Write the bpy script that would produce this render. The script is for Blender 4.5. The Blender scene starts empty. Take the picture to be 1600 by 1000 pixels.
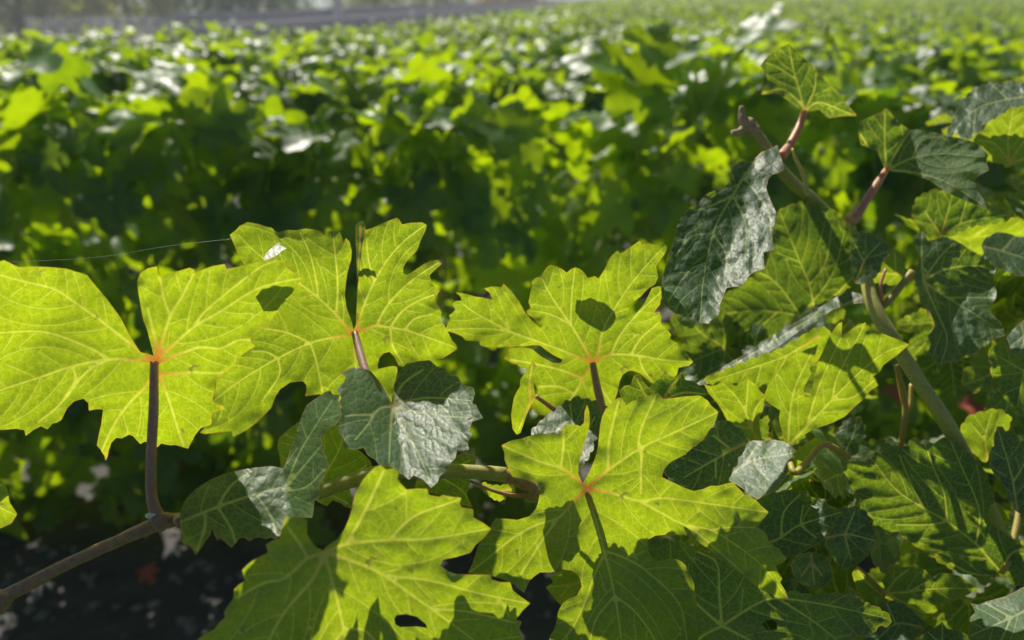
import bpy, math, random
import numpy as np
from mathutils import Vector, Matrix, noise
from mathutils.geometry import delaunay_2d_cdt

random.seed(7)
RNG = np.random.default_rng(11)
scene = bpy.context.scene
COL = scene.collection

# ------------------------------------------------------------------ camera, sky, sun, exposure
FPX = 1209.0                       # focal length in photograph pixels (1600 wide)
PITCH = math.radians(21.57)
CAM = Vector((0, 0, 1.5))
FWD = Vector((0, math.cos(PITCH), -math.sin(PITCH)))
UPV = Vector((0, math.sin(PITCH), math.cos(PITCH)))
cam_data = bpy.data.cameras.new('camera')
cam = bpy.data.objects.new('camera', cam_data)
COL.objects.link(cam)
cam.location = CAM
cam.rotation_euler = (math.pi / 2 - PITCH, 0, 0)
cam_data.sensor_width = 36
cam_data.lens = 36 * FPX / 1600
cam_data.clip_start = 0.02
cam_data.clip_end = 2000
cam_data.dof.use_dof = True
cam_data.dof.focus_distance = 0.42
cam_data.dof.aperture_fstop = 6.3
scene.camera = cam

SUN_EL, SUN_AZ = math.radians(46), math.radians(-22)      # azimuth from straight ahead, negative = left
world = bpy.data.worlds.new('World')
scene.world = world
world.use_nodes = True
wn = world.node_tree
bg = wn.nodes['Background']
sky = wn.nodes.new('ShaderNodeTexSky')
sky.sky_type = 'NISHITA'
sky.sun_disc = False
sky.sun_elevation = SUN_EL
sky.sun_rotation = SUN_AZ
sky.air_density = 0.6
sky.dust_density = 0.2
sky.ozone_density = 1.6
wn.links.new(sky.outputs[0], bg.inputs[0])
bg.inputs[1].default_value = 0.05
sun_data = bpy.data.lights.new('sun', 'SUN')
sun_data.energy = 5.0
sun_data.angle = math.radians(0.5)
sun_data.color = (1.0, 0.94, 0.83)
sun = bpy.data.objects.new('sun', sun_data)
COL.objects.link(sun)
SUN = Vector((math.sin(SUN_AZ) * math.cos(SUN_EL), math.cos(SUN_AZ) * math.cos(SUN_EL), math.sin(SUN_EL)))
sun.rotation_euler = SUN.to_track_quat('Z', 'Y').to_euler()
sun.location = (3, 10, 12)
scene.view_settings.view_transform = 'Standard'
scene.view_settings.look = 'None'
scene.view_settings.exposure = 0.18
scene.view_settings.gamma = 1
scene.view_settings.use_curve_mapping = False
scene.cycles.use_denoising = True
scene.cycles.max_bounces = 8
scene.cycles.transmission_bounces = 6
scene.cycles.diffuse_bounces = 4


def P(px, py, d):
    """World point that lies at depth d along the camera ray through photograph pixel (px, py)."""
    px, py, d = float(px), float(py), float(d)
    return CAM + d * (FWD + Vector((1, 0, 0)) * ((px - 800) / FPX) + UPV * ((500 - py) / FPX))


# ------------------------------------------------------------------ materials
def new_mat(name):
    m = bpy.data.materials.new(name)
    m.use_nodes = True
    nt = m.node_tree
    nt.nodes.clear()
    return m, nt


class NB:
    def __init__(s, nt):
        s.nt = nt

    def n(s, t, **kw):
        nd = s.nt.nodes.new(t)
        for k, v in kw.items():
            setattr(nd, k, v)
        return nd

    def l(s, a, b):
        s.nt.links.new(a, b)

    def set(s, sock, v):
        if isinstance(v, bpy.types.NodeSocket):
            s.l(v, sock)
        else:
            sock.default_value = v

    def attr(s, name, kind='GEOMETRY'):
        return s.n('ShaderNodeAttribute', attribute_name=name, attribute_type=kind)

    def ramp(s, v, a, b, c=0.0, d=1.0):
        nd = s.n('ShaderNodeMapRange')
        s.set(nd.inputs[0], v)
        for i, x in enumerate((a, b, c, d)):
            nd.inputs[i + 1].default_value = x
        return nd.outputs[0]

    def math(s, op, a, b=0.0):
        nd = s.n('ShaderNodeMath', operation=op)
        s.set(nd.inputs[0], a)
        s.set(nd.inputs[1], b)
        return nd.outputs[0]

    def mix(s, f, a, b):
        nd = s.n('ShaderNodeMix', data_type='RGBA')
        s.set(nd.inputs[0], f)
        s.set(nd.inputs[6], a if isinstance(a, bpy.types.NodeSocket) else (*a, 1))
        s.set(nd.inputs[7], b if isinstance(b, bpy.types.NodeSocket) else (*b, 1))
        return nd.outputs[2]

    def noise(s, vec, scale, detail=3, rough=0.55):
        nd = s.n('ShaderNodeTexNoise')
        if vec is not None:
            s.l(vec, nd.inputs['Vector'])
        nd.inputs['Scale'].default_value = scale
        nd.inputs['Detail'].default_value = detail
        nd.inputs['Roughness'].default_value = rough
        return nd


def leaf_material(name, detail=True, tone_kind='OBJECT'):
    m, nt = new_mat(name)
    b = NB(nt)
    tone = b.attr('tone', tone_kind).outputs['Fac']
    autumn = b.attr('autumn', tone_kind).outputs['Fac']
    geo = b.n('ShaderNodeNewGeometry')
    under = geo.outputs['Backfacing']
    if detail:
        luv = b.attr('luv').outputs['Vector']
    else:
        luv = b.n('ShaderNodeTexCoord').outputs['Object']
    big = b.noise(luv, 28, 2).outputs[0]
    t2 = b.math('ADD', tone, b.ramp(big, 0.3, 0.7, -0.30, 0.26))
    tr = b.mix(t2, (0.055, 0.130, 0.003), (0.30, 0.405, 0.001))
    tr = b.mix(autumn, tr, (0.40, 0.06, 0.02))
    up = b.mix(t2, (0.030, 0.066, 0.027), (0.045, 0.098, 0.024))
    up = b.mix(autumn, up, (0.36, 0.10, 0.06))
    dn = b.mix(t2, (0.070, 0.115, 0.050), (0.10, 0.15, 0.035))
    dn = b.mix(autumn, dn, (0.36, 0.13, 0.09))
    refl = b.mix(under, up, dn)
    rough = b.ramp(under, 0, 1, 0.52 if detail else 0.47, 0.70)
    height = None
    if detail:
        vdn = b.attr('vdn').outputs['Fac']
        v2n = b.attr('v2n').outputs['Fac']
        edge = b.attr('edge').outputs['Fac']
        junc = b.attr('junc').outputs['Fac']
        red = b.attr('red', 'OBJECT').outputs['Fac']
        vm = b.ramp(vdn, 0.45, 1.15, 1.0, 0.0)
        v2 = b.ramp(v2n, 0.35, 1.1, 0.72, 0.0)
        wob = b.noise(luv, 260, 2)
        wv = b.n('ShaderNodeVectorMath', operation='MULTIPLY_ADD')
        b.l(wob.outputs['Color'], wv.inputs[0])
        wv.inputs[1].default_value = (0.0022, 0.0022, 0)
        b.l(luv, wv.inputs[2])
        vo = b.n('ShaderNodeTexVoronoi', feature='DISTANCE_TO_EDGE', voronoi_dimensions='2D')
        b.l(wv.outputs[0], vo.inputs['Vector'])
        vo.inputs['Scale'].default_value = 210
        vo2 = b.n('ShaderNodeTexVoronoi', feature='DISTANCE_TO_EDGE', voronoi_dimensions='2D')
        b.l(wv.outputs[0], vo2.inputs['Vector'])
        vo2.inputs['Scale'].default_value = 520
        t1 = b.ramp(vo.outputs['Distance'], 0.015, 0.085, 0.46, 0.0)
        t3 = b.ramp(vo2.outputs['Distance'], 0.02, 0.15, 0.26, 0.0)
        net = b.math('MAXIMUM', t1, t3)
        allv = b.math('MAXIMUM', b.math('MAXIMUM', vm, v2), net)
        tr = b.mix(b.math('MULTIPLY', allv, 0.85), tr, (0.58, 0.60, 0.06))
        rf = b.math('MULTIPLY', b.math('MULTIPLY', vm, b.ramp(junc, 0.003, 0.020, 0.85, 0.0)), red)
        tr = b.mix(rf, tr, (0.50, 0.11, 0.02))
        rim = b.ramp(edge, 0.25, 1.1, 1.0, 0.0)
        rimn = b.math('MULTIPLY', rim, b.ramp(b.noise(luv, 45, 1).outputs[0], 0.35, 0.62, 0.25, 1.0))
        tr = b.mix(b.math('MULTIPLY', rimn, 0.55), tr, (0.58, 0.33, 0.03))
        tr = b.mix(b.ramp(b.noise(luv, 330, 4, 0.65).outputs[0], 0.32, 0.62, 0.30, 0.0), tr, (0.05, 0.10, 0.002))
        # small scorch specks
        sp = b.ramp(b.noise(luv, 75, 3, 0.7).outputs[0], 0.655, 0.70, 0.0, 0.8)
        tr = b.mix(sp, tr, (0.15, 0.12, 0.03))
        vv = b.math('MAXIMUM', vm, b.math('MULTIPLY', v2, 0.8))
        vcol = b.mix(rf, (0.22, 0.26, 0.10), (0.30, 0.14, 0.07))
        refl = b.mix(b.math('MULTIPLY', vv, 0.85), refl, vcol)
        refl = b.mix(b.math('MULTIPLY', net, 0.35), refl, (0.12, 0.19, 0.06))
        refl = b.mix(b.math('MULTIPLY', rimn, 0.6), refl, (0.26, 0.12, 0.05))
        dust = b.ramp(b.noise(luv, 900, 2, 0.6).outputs[0], 0.70, 0.78, 0.0, 0.5)
        refl = b.mix(dust, refl, (0.30, 0.30, 0.26))
        # relief: blistered cells between the small veins, finer grain on top
        cell = b.ramp(vo.outputs['Distance'], 0.0, 0.30, 0.0, 1.0)
        fine = b.noise(luv, 700, 3, 0.6).outputs[0]
        height = b.math('ADD', b.math('MULTIPLY', cell, b.ramp(b.noise(luv, 60, 2).outputs[0], 0.3, 0.7, 0.3, 1.0)), b.math('MULTIPLY', fine, 0.35))
        rough = b.math('ADD', rough, b.ramp(fine, 0.3, 0.7, -0.06, 0.10))
    pr = b.n('ShaderNodeBsdfPrincipled')
    b.l(refl, pr.inputs['Base Color'])
    b.set(pr.inputs['Roughness'], rough)
    b.set(pr.inputs['Specular IOR Level'], b.math('MULTIPLY', b.attr('gloss', 'OBJECT').outputs['Fac'], b.ramp(under, 0, 1, 1.0, 0.4)) if detail else 0.36)
    tl = b.n('ShaderNodeBsdfTranslucent')
    b.l(tr, tl.inputs['Color'])
    if height is not None:
        bp = b.n('ShaderNodeBump')
        bp.inputs['Strength'].default_value = 0.38
        bp.inputs['Distance'].default_value = 0.0006
        b.l(height, bp.inputs['Height'])
        b.l(bp.outputs[0], pr.inputs['Normal'])
    ad = b.n('ShaderNodeAddShader')
    b.l(pr.outputs[0], ad.inputs[0])
    b.l(tl.outputs[0], ad.inputs[1])
    out = b.n('ShaderNodeOutputMaterial')
    b.l(ad.outputs[0], out.inputs['Surface'])
    return m


def plain_mat(name, c1, c2, scale=40, rough=0.6, stretch=None, bump=0.0, detail=5, c3=None, sss=0.0):
    m, nt = new_mat(name)
    b = NB(nt)
    tc = b.n('ShaderNodeTexCoord')
    vec = tc.outputs['Object']
    if stretch:
        mp = b.n('ShaderNodeMapping')
        b.l(vec, mp.inputs[0])
        mp.inputs['Scale'].default_value = stretch
        vec = mp.outputs[0]
    nz = b.noise(vec, scale, detail, 0.6)
    f = b.ramp(nz.outputs[0], 0.35, 0.65)
    c = b.mix(f, c1, c2)
    if c3:
        c = b.mix(b.ramp(b.noise(vec, scale * 4.3, 3).outputs[0], 0.58, 0.72), c, c3)
    pr = b.n('ShaderNodeBsdfPrincipled')
    b.l(c, pr.inputs['Base Color'])
    pr.inputs['Roughness'].default_value = rough
    if sss:
        pr.inputs['Subsurface Weight'].default_value = sss
        pr.inputs['Subsurface Radius'].default_value = (0.006, 0.004, 0.0015)
        pr.inputs['Subsurface Scale'].default_value = 1.0
    if bump:
        bp = b.n('ShaderNodeBump')
        bp.inputs['Strength'].default_value = 0.6
        bp.inputs['Distance'].default_value = bump
        b.l(nz.outputs[0], bp.inputs['Height'])
        b.l(bp.outputs[0], pr.inputs['Normal'])
    out = b.n('ShaderNodeOutputMaterial')
    b.l(pr.outputs[0], out.inputs['Surface'])
    return m


M_LEAF = leaf_material('vine_leaf')
M_FARLEAF = leaf_material('vine_leaf_distant', detail=False)
M_MASSLEAF = leaf_material('vine_leaf_mass', detail=False, tone_kind='GEOMETRY')
M_CANE_RED = plain_mat('reddish_cane', (0.34, 0.20, 0.14), (0.44, 0.30, 0.17), 300, 0.5, bump=0.0004, c3=(0.07, 0.03, 0.03), sss=0.35)
M_CANE_TAN = plain_mat('tan_cane', (0.48, 0.49, 0.12), (0.60, 0.56, 0.17), 300, 0.5, bump=0.0004, c3=(0.22, 0.14, 0.06), sss=0.8)
M_CANE_GREEN = plain_mat('green_cane', (0.34, 0.36, 0.10), (0.45, 0.42, 0.14), 300, 0.5, bump=0.0003, c3=(0.12, 0.09, 0.04), sss=0.8)
M_PET_DARK = plain_mat('purple_petiole', (0.36, 0.20, 0.18), (0.44, 0.28, 0.20), 400, 0.45, bump=0.0003, sss=0.35)
M_PET_PINK = plain_mat('pink_petiole', (0.60, 0.25, 0.15), (0.60, 0.38, 0.18), 300, 0.45, bump=0.0003, sss=0.8)
M_PET_YEL = plain_mat('yellow_petiole', (0.40, 0.36, 0.08), (0.46, 0.36, 0.10), 300, 0.5, bump=0.0003, sss=0.8)
M_TIP = plain_mat('dry_brown_tip', (0.56, 0.42, 0.25), (0.42, 0.28, 0.15), 500, 0.8, bump=0.0006)
M_BARK = plain_mat('vine_bark', (0.10, 0.075, 0.055), (0.18, 0.14, 0.105), 60, 0.9, (1, 1, 0.15), bump=0.004)
M_SOIL = plain_mat('vineyard_soil', (0.075, 0.072, 0.07), (0.12, 0.113, 0.107), 9, 0.95, bump=0.03, detail=9, c3=(0.17, 0.16, 0.15))
M_STONE = plain_mat('pebble_stone', (0.22, 0.21, 0.20), (0.34, 0.32, 0.29), 14, 0.85, bump=0.002)
M_WALL = plain_mat('grey_wall', (0.50, 0.46, 0.49), (0.60, 0.56, 0.58), 0.8, 0.9, bump=0.01)
M_PALE = plain_mat('weathered_white_paint', (0.74, 0.73, 0.72), (0.84, 0.83, 0.81), 4, 0.6)
M_PATH = plain_mat('pale_track', (0.36, 0.31, 0.25), (0.44, 0.39, 0.31), 0.6, 0.95)
M_TRUNK = plain_mat('tree_bark', (0.07, 0.055, 0.045), (0.13, 0.105, 0.085), 5, 0.95, bump=0.02)
M_SILK = plain_mat('spider_silk', (0.6, 0.6, 0.6), (0.7, 0.7, 0.7), 100, 0.3)


# ------------------------------------------------------------------ object helpers
def tag(o, label=None, cat=None, group=None, kind=None):
    if label: o['label'] = label
    if cat: o['category'] = cat
    if group: o['group'] = group
    if kind: o['kind'] = kind
    return o


def empty(name, loc):
    o = bpy.data.objects.new(name, None)
    o.location = loc
    o.empty_display_size = 0.05
    COL.objects.link(o)
    return o


def mesh_np(name, V, F, mat, smooth=True):
    """V (n,3) array, F (m,3 or 4) array -> mesh datablock."""
    V = np.asarray(V, dtype=np.float32)
    F = np.asarray(F, dtype=np.int32)
    me = bpy.data.meshes.new(name)
    k = F.shape[1]
    me.vertices.add(len(V))
    me.vertices.foreach_set('co', V.ravel())
    me.loops.add(F.size)
    me.loops.foreach_set('vertex_index', F.ravel())
    me.polygons.add(len(F))
    me.polygons.foreach_set('loop_start', np.arange(0, F.size, k, dtype=np.int32))
    me.polygons.foreach_set('loop_total', np.full(len(F), k, dtype=np.int32))
    me.polygons.foreach_set('use_smooth', np.full(len(F), smooth))
    me.update(calc_edges=True)
    if mat:
        me.materials.append(mat)
    return me


def add_attr(me, name, arr):
    arr = np.asarray(arr, dtype=np.float32)
    if arr.ndim == 1:
        a = me.attributes.new(name, 'FLOAT', 'POINT')
        a.data.foreach_set('value', arr)
    else:
        a = me.attributes.new(name, 'FLOAT_VECTOR', 'POINT')
        a.data.foreach_set('vector', arr.ravel())


def link(name, me, parent=None, loc=(0, 0, 0)):
    o = bpy.data.objects.new(name, me)
    o.location = loc
    if parent is not None:
        o.parent = parent
    COL.objects.link(o)
    return o


def catmull(pts, n=6):
    pts = [Vector(p) for p in pts]
    if len(pts) < 3:
        return [pts[0].lerp(pts[-1], i / n) for i in range(n + 1)]
    q = [2 * pts[0] - pts[1]] + pts + [2 * pts[-1] - pts[-2]]
    out = []
    for i in range(1, len(q) - 2):
        a, b_, c, d = q[i - 1], q[i], q[i + 1], q[i + 2]
        for k in range(n):
            t = k / n
            out.append(0.5 * ((2 * b_) + (c - a) * t + (2 * a - 5 * b_ + 4 * c - d) * t * t + (3 * b_ - a - 3 * c + d) * t ** 3))
    out.append(pts[-1])
    return out


def tube_np(pts, radii, sides=10, n=6, wob=0.06, seed=0.0):
    """Swept round stem with closed ends; radii are given per control point."""
    path = catmull(pts, n)
    m = len(path)
    rr = np.interp(np.linspace(0, 1, m), np.linspace(0, 1, len(radii)), radii)
    V, F = [], []
    ref = Vector((0.31, -0.9, 0.2)).normalized()
    for i, p in enumerate(path):
        t = (path[min(i + 1, m - 1)] - path[max(i - 1, 0)]).normalized()
        u = (ref - t * ref.dot(t)).normalized()
        v = t.cross(u)
        for k in range(sides):
            a = 2 * math.pi * k / sides
            r = rr[i] * (1 + wob * noise.noise(Vector((i * 0.35 + seed, k * 0.9, seed))))
            V.append(p + (u * math.cos(a) + v * math.sin(a)) * r)
    for i in range(m - 1):
        for k in range(sides):
            k2 = (k + 1) % sides
            F.append((i * sides + k, i * sides + k2, (i + 1) * sides + k2, (i + 1) * sides + k))
    V.append(path[0]); V.append(path[-1])
    a, z = len(V) - 2, len(V) - 1
    for k in range(sides):
        k2 = (k + 1) % sides
        F.append((a, k2, k, a))
        F.append((z, (m - 1) * sides + k, (m - 1) * sides + k2, z))
    V = np.array([tuple(v) for v in V])
    T = []
    for f in F:
        if f[0] == f[3]:
            T.append(f[:3])
        else:
            T.append((f[0], f[1], f[2])); T.append((f[0], f[2], f[3]))
    return V, np.array(T)


def tube(name, pts, radii, mat, parent=None, origin=Vector((0, 0, 0)), **kw):
    """origin: world position of the parent chain, subtracted so that the object sits right under its parent."""
    V, F = tube_np(pts, radii, **kw)
    o0 = np.array(tuple(pts[0]))
    me = mesh_np(name, V - o0, F, mat)
    return link(name, me, parent, Vector(o0) - origin)


# ------------------------------------------------------------------ flat leaf triangulation with vein fields
def inside_poly(pts, poly):
    x, y = pts[:, 0][:, None], pts[:, 1][:, None]
    x1, y1 = poly[:, 0][None], poly[:, 1][None]
    x2, y2 = np.roll(poly[:, 0], -1)[None], np.roll(poly[:, 1], -1)[None]
    c = ((y1 > y) != (y2 > y)) & (x < (x2 - x1) * (y - y1) / (y2 - y1 + 1e-15) + x1)
    return c.sum(1) % 2 == 1


def seg_dist(pts, A, B):
    out = np.full(len(pts), 1e9)
    for i in range(0, len(A), 200):
        a, b_ = A[i:i + 200][None], B[i:i + 200][None]
        ab = b_ - a
        t = ((pts[:, None] - a) * ab).sum(2) / ((ab ** 2).sum(2) + 1e-18)
        t = np.clip(t, 0, 1)[..., None]
        d = np.sqrt((((a + ab * t) - pts[:, None]) ** 2).sum(2)).min(1)
        out = np.minimum(out, d)
    return out


def soften(poly, c=0.16):
    p = np.asarray(poly, float)
    q = np.roll(p, -1, 0)
    out = np.empty((2 * len(p), 2))
    out[0::2] = p + (q - p) * c
    out[1::2] = q + (p - q) * c
    return out


def resample(poly, h, closed=False):
    poly = np.asarray(poly, float)
    if closed:
        poly = np.vstack([poly, poly[:1]])
    out = []
    for a, b_ in zip(poly[:-1], poly[1:]):
        k = max(1, int(round(np.linalg.norm(b_ - a) / h)))
        for i in range(k):
            out.append(a + (b_ - a) * i / k)
    if not closed:
        out.append(poly[-1])
    return np.array(out)


def smooth_line(pts, n=4):
    return np.array([tuple(v)[:2] for v in catmull([(p[0], p[1], 0) for p in pts], n)])


def add_teeth(poly, step, amp, rng):
    """Round out a coarse outline into uneven, convex, pointed teeth."""
    poly = np.asarray(poly, float)
    area = 0.5 * np.sum(poly[:, 0] * np.roll(poly[:, 1], -1) - np.roll(poly[:, 0], -1) * poly[:, 1])
    sgn = 1 if area > 0 else -1
    fine = resample(smooth_line(np.vstack([poly, poly[:1]]), 5)[:-1], step * 0.2, True)
    d = np.r_[0, np.cumsum(np.linalg.norm(np.diff(np.vstack([fine, fine[:1]]), axis=0), axis=1))]
    L = d[-1]
    s, out = 0.0, []

    def at(t):
        t = t % L
        x = np.interp(t, d, np.r_[fine[:, 0], fine[0, 0]])
        y = np.interp(t, d, np.r_[fine[:, 1], fine[0, 1]])
        return np.array([x, y])
    while s < L - step * 0.6:
        w = step * rng.uniform(0.7, 1.35)
        w = min(w, L - s)
        a = amp * rng.uniform(0.55, 1.3) * min(1, w / step)
        for u, k in ((0.0, -0.25), (0.3, 0.55), (0.62, 1.0), (0.8, 0.75)):
            p, q = at(s + w * u - 0.1 * step), at(s + w * u + 0.1 * step)
            t = q - p
            t /= np.linalg.norm(t) + 1e-12
            out.append(at(s + w * u) + sgn * np.array([t[1], -t[0]]) * a * k)
        s += w
    return np.array(out)


def leaf2d(outline, veins, h, holes=(), sec=0.0125, rng=None, second=True):
    """outline and veins in metres. Returns V2, F, vdn, v2n, junc, edge, vall."""
    rng = rng or np.random.default_rng(3)
    outline = np.asarray(outline, float)
    J = np.asarray(veins[0][0], float)
    mains = [smooth_line(v) for v in veins]
    secs = []
    MA = np.vstack([m[:-1] for m in mains]); MB = np.vstack([m[1:] for m in mains])
    if second:
        ex = [m for m in mains]
        for m in mains:
            d = np.r_[0, np.cumsum(np.linalg.norm(np.diff(m, axis=0), axis=1))]
            L = d[-1]
            for side in (-1, 1):
                s = sec * rng.uniform(0.7, 1.5)
                while s < L * 0.97:
                    p = np.array([np.interp(s, d, m[:, 0]), np.interp(s, d, m[:, 1])])
                    q = np.array([np.interp(s + 0.002, d, m[:, 0]), np.interp(s + 0.002, d, m[:, 1])])
                    t = q - p
                    if np.linalg.norm(t) < 1e-9:
                        break
                    ang = math.atan2(t[1], t[0]) + side * math.radians(rng.uniform(42, 58))
                    turn = -side * math.radians(rng.uniform(0.5, 3.5))
                    line = [p]
                    st = 0.0022
                    for k in range(34):
                        nx = line[-1] + st * np.array([math.cos(ang), math.sin(ang)])
                        ang += turn
                        line.append(nx)
                    line = np.array(line)
                    ins = inside_poly(line, outline)
                    A = np.vstack([e[:-1] for e in ex]); B = np.vstack([e[1:] for e in ex])
                    dd = seg_dist(line, A, B)
                    k = 3
                    while k < len(line) and ins[k] and dd[k] > 0.0020:
                        k += 1
                    if k > 4 and ins[:3].all():
                        secs.append(line[:k])
                        ex.append(line[:k])
                    s += sec * rng.uniform(0.75, 1.3)
    ol = resample(outline, h, True)
    ol = ol + rng.normal(0, 1e-6, ol.shape)
    lo, hi = ol.min(0), ol.max(0)
    nx, ny = int((hi[0] - lo[0]) / h) + 2, int((hi[1] - lo[1]) / (h * 0.866)) + 2
    gx, gy = np.meshgrid(np.arange(nx), np.arange(ny))
    G = np.stack([lo[0] + (gx + 0.5 * (gy % 2)) * h, lo[1] + gy * h * 0.866], -1).reshape(-1, 2)
    G += rng.normal(0, h * 0.08, G.shape)
    G = G[inside_poly(G, ol)]
    OA, OB = ol, np.roll(ol, -1, 0)
    if len(G):
        G = G[seg_dist(G, OA, OB) > h * 0.55]
    vp = [resample(m, h * 0.8) for m in mains] + [resample(s_, h) for s_ in secs]
    vp += [resample(np.asarray(hp, float), h * 0.7, True) for hp in holes]
    VP = np.vstack(vp)
    VP = VP[inside_poly(VP, ol)]
    if len(VP):
        VP = VP[seg_dist(VP, OA, OB) > h * 0.3]
        _, idx = np.unique(np.round(VP / (h * 0.3)).astype(int), axis=0, return_index=True)
        VP = VP[np.sort(idx)]
    allA, allB = MA, MB
    if secs:
        SA = np.vstack([s_[:-1] for s_ in secs]); SB = np.vstack([s_[1:] for s_ in secs])
        allA, allB = np.vstack([MA, SA]), np.vstack([MB, SB])
    if len(G):
        G = G[seg_dist(G, allA, allB) > h * 0.5]
    pts = np.vstack([ol, VP, G])
    n = len(ol)
    res = delaunay_2d_cdt([Vector(p) for p in pts], [], [list(range(n))], 1, 1e-7)
    V = np.array([tuple(v) for v in res[0]])
    F = np.array([f for f in res[2] if len(f) == 3], dtype=np.int32)
    for hp in holes:
        hp = np.asarray(hp, float)
        c = V[F].mean(1)
        F = F[~inside_poly(c, hp)]
    a = V[F]
    cr = (a[:, 1, 0] - a[:, 0, 0]) * (a[:, 2, 1] - a[:, 0, 1]) - (a[:, 1, 1] - a[:, 0, 1]) * (a[:, 2, 0] - a[:, 0, 0])
    F[cr < 0] = F[cr < 0][:, ::-1]
    junc = np.linalg.norm(V - J, axis=1)
    R = max(np.percentile(junc, 98), 0.02)
    vd = seg_dist(V, MA, MB)
    vall = seg_dist(V, allA, allB)
    v2n = seg_dist(V, SA, SB) / 0.00046 if secs else np.full(len(V), 9.0)
    vdn = vd / (0.00088 * (1.15 - 0.75 * np.clip(junc / R, 0, 1)))
    edge = seg_dist(V, OA, OB) / 0.0008
    return V, F, vdn, v2n, junc, edge, vall


def finish_leaf(name, V3, V2, F, fld, mat=None):
    me = mesh_np(name, V3, F, mat or M_LEAF)
    vdn, v2n, junc, edge, vall = fld
    add_attr(me, 'vdn', vdn); add_attr(me, 'v2n', v2n); add_attr(me, 'junc', junc); add_attr(me, 'edge', edge)
    add_attr(me, 'luv', np.c_[V2, np.zeros(len(V2))])
    return me


CR = {0: (0, 0, 1.0), 1: (0, 350, 3.194), 2: (300, 320, 3.194), 3: (660, 360, 3.194), 4: (0, 600, 2.5), 5: (300, 560, 2.2733),
      6: (700, 590, 2.4383), 7: (1100, 500, 2.0), 8: (1000, 50, 2.0), 9: (1180, 380, 3.1238), 10: (1000, 700, 3.3325), 11: (1000, 180, 3.3325)}


def cv(c, pts):
    ox, oy, s = CR[c]
    return [(ox + x / s, oy + y / s) for x, y in pts]


def cvs(*segs):
    out = []
    for c, pts in segs:
        out += cv(c, pts)
    return out


def hero(vine, base, outline, veins, d0, sx=0.0, sy=0.0, side='under', tone=0.8, teeth=None, cup=0.0, und=0.003, bends=(), folds=(),
         quilt=0.0011, crumple=0.0, holes=(), h=0.0017, label=None, petiole=None, pet_mat=None, pet_r=(0.0024, 0.0026), red=0.6,
         autumn=0.0, seed=None, name='leaf', sec=0.0125, center=None, gloss=0.6):
    """A leaf from its outline (photo pixels) laid out as a real curved blade at depth d0; sx, sy: slope of the blade in depth per metre."""
    seed = seed if seed is not None else len(bpy.data.objects)
    rng = np.random.default_rng(seed)
    s = d0 / FPX
    jx, jy = veins[0][0]
    cx, cy = center or (jx, jy)

    def M(p):
        p = np.asarray(p, float)
        return np.stack([(p[:, 0] - jx) * s, -(p[:, 1] - jy) * s], -1)
    ol = M(outline)
    if teeth:
        ol = add_teeth(ol, teeth[0] * s, teeth[1] * s, rng)
    else:
        ol = soften(ol, 0.06)
    V2, F, vdn, v2n, junc, edge, vall = leaf2d(ol, [M(v) for v in veins], h, [M(x) for x in holes], sec, rng)
    px = jx + V2[:, 0] / s
    py = jy - V2[:, 1] / s
    X = (px - cx) * s
    Y = (cy - py) * s
    dep = d0 + sx * X + sy * Y
    R = max(np.percentile(junc, 98), 0.01)
    dep = dep + cup * (junc / R) ** 2
    for bx, by, amp, rad in bends:
        dep = dep + amp * np.exp(-((px - bx) ** 2 + (py - by) ** 2) / (2 * rad * rad))
    for x0, y0, x1, y1, sl in folds:
        L = math.hypot(x1 - x0, y1 - y0)
        sd = ((px - x0) * (y1 - y0) - (py - y0) * (x1 - x0)) / L * s      # positive on the right-hand side walking from 0 to 1 (y up)
        sd = -sd
        w = 0.002
        dep = dep + sl * 0.5 * (sd + np.sqrt(sd * sd + w * w))
    sg = 1 if side == 'under' else -1
    q = 1 - np.exp(-(vall / 0.0032) ** 1.2)
    dep = dep + sg * quilt * q
    o = seed * 3.7
    nz = np.array([noise.noise(Vector((x * 32 + o, y * 32, o))) for x, y in V2])
    dep = dep + und * nz
    if crumple:
        cr = np.array([noise.noise(Vector((x * 190 + o, y * 260, o))) + 0.5 * noise.noise(Vector((x * 420, y * 420 + o, o))) for x, y in V2])
        dep = dep + crumple * cr
    # wavy margin
    mg = np.exp(-edge * 0.0008 / 0.006)
    nm = np.array([noise.noise(Vector((x * 120 + o, y * 120, o + 5))) for x, y in V2])
    dep = dep + mg * nm * 0.0035
    W = np.array([tuple(P(a, b_, d)) for a, b_, d in zip(px, py, dep)])
    # orient: upper surface is the front face
    e1 = W[F[:, 1]] - W[F[:, 0]]; e2 = W[F[:, 2]] - W[F[:, 0]]
    nrm = np.cross(e1, e2)
    to_cam = np.array(tuple(CAM)) - W[F[:, 0]]
    facing = np.median((nrm * to_cam).sum(1))
    if (facing > 0) == (side == 'under'):
        F = F[:, ::-1].copy()
    jd = d0 + sx * (jx - cx) * s + sy * (cy - jy) * s
    Jw = P(jx, jy, jd)
    me = finish_leaf(name, W - np.array(tuple(Jw)), V2, F, (vdn, v2n, junc, edge, vall))
    ob = link(name, me, vine, Jw - base)
    ob['gloss'] = float(gloss)
    ob['tone'] = float(tone); ob['red'] = float(red); ob['autumn'] = float(autumn)
    if label:
        ob['label'] = label
    if petiole:
        pts = [P(*p) for p in petiole]
        pts[0] = P(jx, jy, jd + (-0.0012 if side == 'under' else 0.0012))
        tube('petiole', pts, pet_r, pet_mat or M_PET_DARK, ob, Jw, sides=10, seed=seed)
    return ob


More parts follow.
